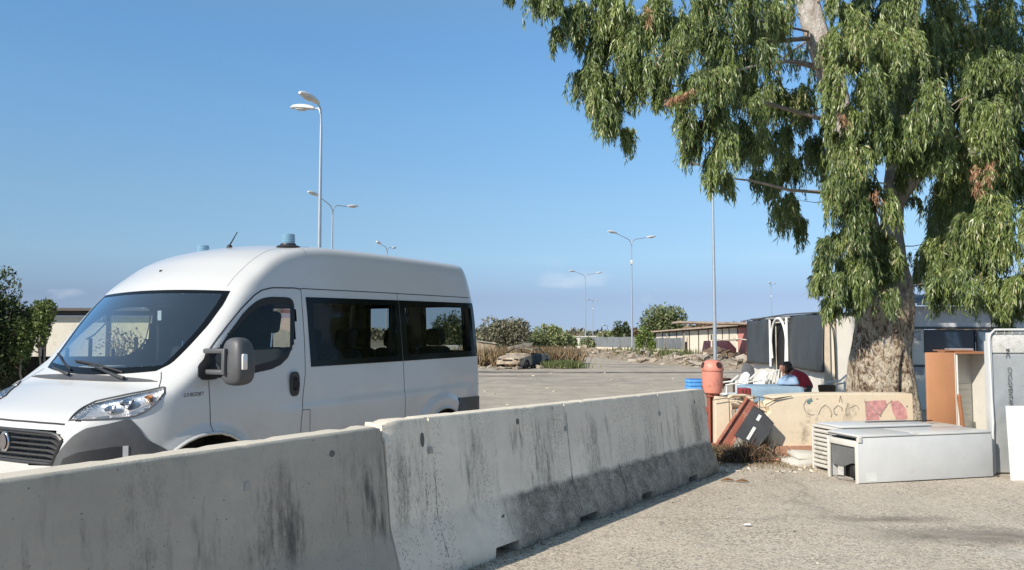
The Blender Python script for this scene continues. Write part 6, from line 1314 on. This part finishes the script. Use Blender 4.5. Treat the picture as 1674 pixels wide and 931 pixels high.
MB().grid(rows[5:]).add(rows[-1], [tuple(range(len(rows[0])))]).build('rear_body', BRN_, cr, 40)
MB().grid([r_[-4:] for r_ in rows[4:6]]).build('door', plain('dark_blue_grey', (.035, .042, .05), .8, var=.6, vs=4), cr, 40); MB().grid([r_[:4] for r_ in rows[4:6]]).build('door', BRN_, cr, 40)  # one door near-black, the opposite one in the rusty shell colour
MB().box((0, 0, .24), (2.4, 1.5, .06)).box((0, 0, .5), (.1, 1.4, .5)).build('cabin_floor', CH, cr)
for s_ in (-1, 1):
    MB().tube([Vector((.72, s_*.74, .84)), Vector((.45, s_*.68, 1.02)), Vector((.15, s_*.62, 1.13)), Vector((-.3, s_*.61, 1.16)), Vector((-.8, s_*.62, 1.12)), Vector((-1.25, s_*.70, .86))], [.035, .03, .03, .03, .035, .04], 6).build('roof_pillar', BRN_ if s_ > 0 else CH, cr, 60)
    MB().tube([Vector((-.35, s_*.61, 1.15)), Vector((-.38, s_*.74, .86))], .03, 6).build('roof_pillar', BRN_, cr)
MB().grid([[Vector((x, y, 1.13+.03*math.cos(y*2)-.06*abs(x+.3)-.05*mnoise.noise(Vector((x*3, y*3, 1))))) for y in lin(-.60, .60, 8)] for x in lin(.12, -.85, 8)]).build('roof', BRN_, cr, 60)
MB().tube([Vector((.74, -.74, .85)), Vector((.80, 0, .90)), Vector((.74, .74, .85))], .03, 6).build('windscreen_base', BRN_, cr)
for x in (1.28, -1.28):
    for s_ in (-1, 1):
        MB().lathe([(.16, -.08), (.27, -.08), (.28, 0), (.27, .08), (.16, .08), (.12, .02), (0, .02)], 18, (x, s_*.78, .27), Matrix.Rotation(R(90)*s_*-1, 3, 'X')).build('wheel', CH, cr, 40)
for s_ in (-1, 1): MB().bbox((1.97, s_*.50, .56), (.06, .26, .12), .02).build('headlight_socket', CH, cr)
MB().bbox((2.02, 0, .34), (.10, 1.35, .14), .03).build('bumper', BRN_, cr, 40); MB().box((2.0, 0, .52), (.06, .6, .09)).build('grille', CH, cr)
cr.scale = (.92, .90, .84)
# grey waste container, collapsed hut left of it
gc_ = empty('waste_container', G(2.48, 45.4), (0, 0, R(12)), label='grey plastic waste container half behind dry grass', cat='waste container')
GC = plain('grey_container', (.12, .125, .13), .6)
MB().add([Vector((x*(.26+.05*z), y*(.24+.05*z), z)) for z in (0.05, .68) for x, y in ((-1, -1), (1, -1), (1, 1), (-1, 1))], [(0, 3, 2, 1), (4, 5, 6, 7), (0, 1, 5, 4), (1, 2, 6, 5), (2, 3, 7, 6), (3, 0, 4, 7)]).build('container_body', GC, gc_, 30)
MB().bbox((0, 0, .71), (.66, .62, .05), .015).build('container_lid', plain('grey_lid', (.16, .165, .17), .5), gc_, 40)
ht = empty('collapsed_hut', G(-1.55, 48.5), (0, 0, .2), label='small collapsed wooden hut with dark opening left of the burnt car', cat='hut')
WD = weathered('weathered_board', (.45, .36, .26), (.20, .13, .08), .5, 5, .9, 0, 2, .3)
for k in range(7):
    x = -.48+k*.16
    if k in (3,): continue
    MB().box((x, 0, .62+.05*math.sin(k*2.2)), (.15, .03, 1.2), 0, jit=.012).build('board', WD, ht)
MB().box((.02, .02, 1.0), (.16, .03, .4)).build('board', WD, ht); MB().box((.02, .1, .45), (.16, .03, .8)).build('dark_opening', CH, ht)
MB().box((0, .3, 1.27), (1.2, .8, .04), M=Matrix.Rotation(R(8), 3, 'Y')).build('roof_sheet', plain('pale_roof_sheet', (.50, .46, .40), .8), ht)
MB().tube([Vector((.1, -.3, 0)), Vector((.12, -.28, .75))], .05, 6).build('post', plain('pale_post', (.55, .42, .28), .8), ht)
for i, (x, y, s_, lab) in enumerate(((-2.2, 49.5, 1.5, 'pale tumbled slab heap at the far left of the burnt car'), (.45, 49.5, 1.5, 'large pale broken slab resting behind the burnt car'), (3.9, 52, .9, 'pale boulder at the road edge beyond the waste container'))):
    mb = MB(); chunk(mb, (0, 0, .35*s_), (s_*1.2, s_*.8, s_*.5), 70+i, 8); o_ = mb.build('broken_slab', RUB1, None, None, label=lab, cat='rubble', group='large pale broken slabs'); o_.location = G(x, y)+Vector((0, 0, .1 if i != 1 else .35))
MB().box((0, 0, .5), (.9, .5, 1.0)).build('white_cabinet', WF2, None, label='white metal cabinet seen only through the minibus rear window', cat='cabinet').location = G(-4.1, 56)

# ---------------------------------------------------------------- low white building far off
lwb = empty('low_white_building', G(8.9, 100), (0, 0, .05), label='long low white building far off left of the fence', cat='building')
def boxp(name, c, d, m, par, rz=0): return MB().box(c, d, rz).build(name, m, par)
boxp('wall', (0, 0, .75), (5.8, 5, 1.5), plain('far_white_wall', (.70, .66, .58), .9), lwb); boxp('roof', (0, 0, 1.55), (6.1, 5.3, .10), plain('far_pale_roof', (.58, .55, .50), .9), lwb)
for k in range(2): boxp('window', (-1.7+3*k, -2.52, .9), (.7, .04, .5), CH, lwb)
# ---------------------------------------------------------------- corrugated fence with low wall
fe = empty('corrugated_fence', G(11.4, 76), label='grey corrugated sheet fence on a low white wall beside the road', cat='fence')
FEO = G(11.4, 76)
ZINC = weathered('zinc_sheet', (.17, .185, .20), (.12, .12, .09), .45, 1.5, .5, .35, 3, .1, 5)
def fence_px(u): 
    Y = float(np.interp(u, [948, 1040, 1118], [86, 78, 68])); return Vector(((u-837)/FPX*Y, Y, 0))
us = list(np.arange(948, 1118, 9.2))
for i, u in enumerate(us):
    if 1040 < u < 1060: continue
    a, b = fence_px(u), fence_px(min(1118, u+9.0)); A = []; B = []; nn = 9; hh = 1.66+(548-(550.5 if u < 1040 else 552))/FPX*a.y-.02*math.sin(i*2.1)
    nrm = Vector((-(b-a).y, (b-a).x, 0)).normalized()
    for k in range(nn):
        q = a.lerp(b, k/(nn-1))+nrm*.03*(1 if k % 2 else -1)-FEO; A.append(Vector((q.x, q.y, .50))); B.append(Vector((q.x, q.y, hh)))
    MB().grid([A, B]).build('fence_sheet', ZINC, fe)
for i in range(12):
    a, b = fence_px(948+i*14.2), fence_px(948+i*14.2+14.0); c = (a+b)/2-FEO; d = b-a; boxp('wall_block', (c.x, c.y+.12, .24), (d.length, .16, .50), plain('fence_base_wall', (.60, .53, .43), .9, var=.15), fe, math.atan2(d.y, d.x))
for u in (948, 985, 1020, 1062, 1090, 1118): q = fence_px(u)-FEO; boxp('fence_post', (q.x, q.y+.06, .9), (.08, .08, 1.85), TWG, fe)
# ---------------------------------------------------------------- long low shed
SX = lambda u: float(np.interp(u, [1072, 1160, 1240], [76, 63.0, 51.5]))
def spx(u): Y = SX(u); return Vector(((u-837)/FPX*Y, Y, 0))
SO = G(spx(1160).x, spx(1160).y); lsd = empty('long_shed', SO, label='long low white shed with dark posts and thin brown roof edge', cat='shed')
SWH = plain('long_shed_wall', (.66, .60, .50), .85, var=.1); SDK = plain('dark_post', (.10, .065, .045), .8)
def zroof(u): return 1.66+(548-float(np.interp(u, [1072, 1240], [541, 527.5])))/FPX*SX(u)
edges = [1072, 1083, 1094, 1106, 1117, 1127, 1142, 1158, 1170, 1181, 1192, 1206, 1222, 1240]
for i, (u0, u1) in enumerate(zip(edges, edges[1:])):
    a, b = spx(u0)-SO, spx(u1)-SO; d = b-a; an = math.atan2(d.y, d.x); c = (a+b)/2; h = zroof((u0+u1)/2)-.22
    if i in (11,): boxp('wall_panel', (c.x, c.y, h/2), (d.length*.9, .08, h), plain('pink_wall', (.60, .25, .22), .85), lsd, an)
    else: boxp('wall_panel', (c.x, c.y, h/2), (d.length*.86, .08, h), SWH, lsd, an)
    q = a+Vector((0, -.07, 0)); boxp('post', (q.x, q.y, h/2+.05), (.14, .12, h+.1), SDK, lsd, an)
    if i in (1, 2, 3, 4): q = c+Vector((0, -.06, 0)); boxp('window', (q.x, q.y, h*.72), (d.length*.5, .04, .5), CH, lsd, an)
    if i in (8,): q = c+Vector((0, -.06, 0)); boxp('window', (q.x, q.y, h*.6), (.2, .04, .9), CH, lsd, an)
    mid = (u0+u1)/2; dirn = d.normalized(); nr_ = Vector((-dirn.y, dirn.x, 0)); nr_ = nr_ if nr_.y > 0 else -nr_
    za, zb_ = zroof(u0), zroof(u1)
    V_ = []
    for (p_, zz) in ((a-nr_*.6, za), (b-nr_*.6, zb_), (b+nr_*5, zb_+.12), (a+nr_*5, za+.12)): V_.append(Vector((p_.x, p_.y, zz)))
    V_ += [v_-Vector((0, 0, .12)) for v_ in V_]
    MB().add(V_, [(0, 1, 2, 3), (7, 6, 5, 4), (0, 4, 5, 1), (1, 5, 6, 2), (2, 6, 7, 3), (3, 7, 4, 0)]).build('roof_sheet', weathered('brown_roof_sheet', (.38, .30, .23), (.14, .10, .07), .5, 3, .9, 0, 1, .3), lsd)
q = spx(1236)+Vector((2.0, 7, 0))-SO; boxp('end_wall', (q.x, q.y, .9), (.1, 12, 1.8), SWH, lsd)
pk = empty('pink_sheet_pile', G(spx(1189).x-1.5, spx(1189).y-4.2), (0, 0, .1), label='pink plastic sheeting piled in front of the long shed', cat='plastic sheet')
MB().add([Vector((x, y, z)) for x, y, z in ((-1.1, 0, .55), (1.25, .1, .55), (.75, .7, 1.30), (-1.0, .7, 1.30), (-1.1, .9, .5), (1.25, .9, .5))], [(0, 1, 2, 3), (1, 5, 2), (0, 3, 4), (3, 2, 5, 4)]).build('pink_sheet', plain('pink_plastic', (.66, .26, .24), .6, var=.2), pk)
boxp('pile_core', (0, .5, .28), (2.1, .7, .56), CH, pk)
ak = empty('leaning_awning', G(spx(1218).x-.6, spx(1218).y-2.0), (0, 0, -.4), label='ragged pale awning sheet on posts at the right end of the long shed', cat='awning')
rows = [[Vector((x, y, 1.42+.12*mnoise.noise(Vector((x*1.5, y*1.5, 8)))-.10*abs(x)*.3)) for x in lin(-1.7, 2.2, 12)] for y in lin(-.9, .9, 6)]
o_ = MB().grid(rows).build('awning_sheet', weathered('ragged_awning', (.55, .50, .42), (.25, .18, .13), .5, 4, .9, 0, 1, .3), ak, 60); s_ = o_.modifiers.new('s', 'SOLIDIFY'); s_.thickness = .04
for x in (-2.0, -.4, 1.2, 2.1): boxp('awning_post', (x, -.7, .85), (.10, .10, 1.7), plain('pale_post2', (.6, .52, .42), .8), ak)
boxp('pink_board', (.5, .3, .75), (1.0, .06, 1.5), plain('pink_wall', (.60, .25, .22)), ak); boxp('grey_board', (1.6, .4, .8), (.9, .06, 1.5), plain('grey_board', (.25, .25, .26), .8), ak)
sk_ = empty('rubbish_bag', G(spx(1178).x-1.1, spx(1178).y-3.6), label='dark rubbish bag beside the pink sheeting', cat='bag')
blob('bag_body', (0, 0, .55), (.35, .3, .6), CH, sk_, lambda q: 1+.25*mnoise.noise(q*2.5))

# ---------------------------------------------------------------- left side: building and tree
lb_ = empty('panel_building', G(-15.4, 30), (0, 0, R(3)), label='low building of pale panels and dark frames behind the minibus at the left', cat='building')
PNL = weathered('pale_panel', (.56, .53, .45), (.34, .31, .26), .3, 1.5, .85, 0, 2, .1); PNY = plain('cream_yellow_panel', (.66, .58, .36), .85)
FRM = plain('dark_frame_bar', (.03, .032, .035), .6)
xx = -5.2; k = 0
while xx < 6.6:
    wd = (2.35, 1.15, 2.35)[k % 3]; x0, x1 = xx, min(xx+wd, 6.6)
    boxp('wall_panel', ((x0+x1)/2, 0, 1.18), (x1-x0-.12, .10, 2.36), PNY if k in (3, 4) else PNL, lb_); boxp('frame_bar', (x0, -.03, 1.2), (.26 if k % 3 == 1 else .12, .14, 2.4), FRM, lb_); xx += wd; k += 1
boxp('frame_beam', (.7, -.02, 2.46), (11.9, .2, .16), FRM, lb_); boxp('roof_edge', (.7, 1.0, 2.60), (12.3, 3.0, .10), plain('dark_roof_edge', (.09, .085, .08), .8), lb_)
boxp('back_wall', (.7, 4.5, 1.2), (11.8, .1, 2.4), PNL, lb_)
MB().lathe([(.04, 0), (.04, .12), (.10, .14), (.08, .22), (0, .24)], 12, (1.9, 0, 2.66)).build('roof_vent', plain('vent_pale', (.6, .6, .58), .5), lb_)
for i, (zz, xg) in enumerate(((.9, -2.7), (.7, -2.4))):
    MB().add([Vector((xg+a_, -.058, zz+b_)) for a_, b_ in ((0, 0), (.05, 0), (.18, .25), (.13, .27))], [(0, 1, 2, 3)]).build('graffiti_mark', SPR, lb_)
tree('leafy_tree', -12.35, 19.0, 2.4, 3.45, .1, GREEN1, .10, 34000, 51, 'dark bushy tree at the left edge of the frame beside the pale panel building', lobes=60, stems=9, dep=2.4)
tree('leafy_tree', -11.15, 19.2, 1.5, 2.85, .9, leafmat('sprout_leaf', (.05, .08, .02), (.22, .28, .09), (.25, .18, .15), .3, .5, .4), .09, 5200, 52, 'small bright green sprouting branch right of the dark bushy tree', 'tree', lobes=9, stems=3)
tree('dry_bush', -12.6, 26.5, 1.5, 2.1, .3, BROWNB, .10, 500, 53, 'bare reddish dry bush seen through the windscreen', 'bush', lobes=9, stems=12)
fb = empty('left_fence', G(-11.3, 20.5), (0, 0, .1), label='dark ragged fence of posts and netting below the left tree', cat='fence')
for k in range(8): boxp('post', (-2+.55*k, 0, .75+.1*math.sin(k*3)), (.07, .07, 1.5+.2*math.sin(k*3)), CH, fb)
for k in range(7): boxp('net_panel', (-1.72+.55*k, .02, .6), (.47, .02, 1.15), plain('dark_net', (.05, .045, .04), .9, var=.5, vs=12), fb)

scatter('loose_stones', 900, lambda r2: (r2.uniform(.2, 7.5), r2.uniform(2.6, 10.5), -.002), .006, .022, plain('loose_stone', (.46, .40, .32), .95, var=.5, vs=40), 14, label='small loose stones lying all over the near asphalt')
def foot_line(r2):
    s_ = r2.uniform(0, 6.1); q = abs(r2.gauss(0, .045))+.262; c = Vector((JX, JY, 0))-BN*.078+BD*s_+BN*q; return c.x, c.y, 0
scatter('loose_stones', 500, foot_line, .008, .035, plain('foot_grit', (.33, .285, .23), .95, var=.5, vs=30), 15, label='grit and small stones gathered along the barrier foot')
grass('dry_weeds', 220, lambda r2: (lambda k: foot_line(r2) if k else foot_line(r2))(1), .055, STRAW, 31, .006, label='thin dry grass tufts along the barrier foot')

grass('dry_leaf_litter', 900, lambda r2: (r2.gauss(3.3, .55), r2.gauss(10.75, .35), 0), .035, STRAW, 33, .016, label='brown fallen leaves over the dirt below the broken wall')
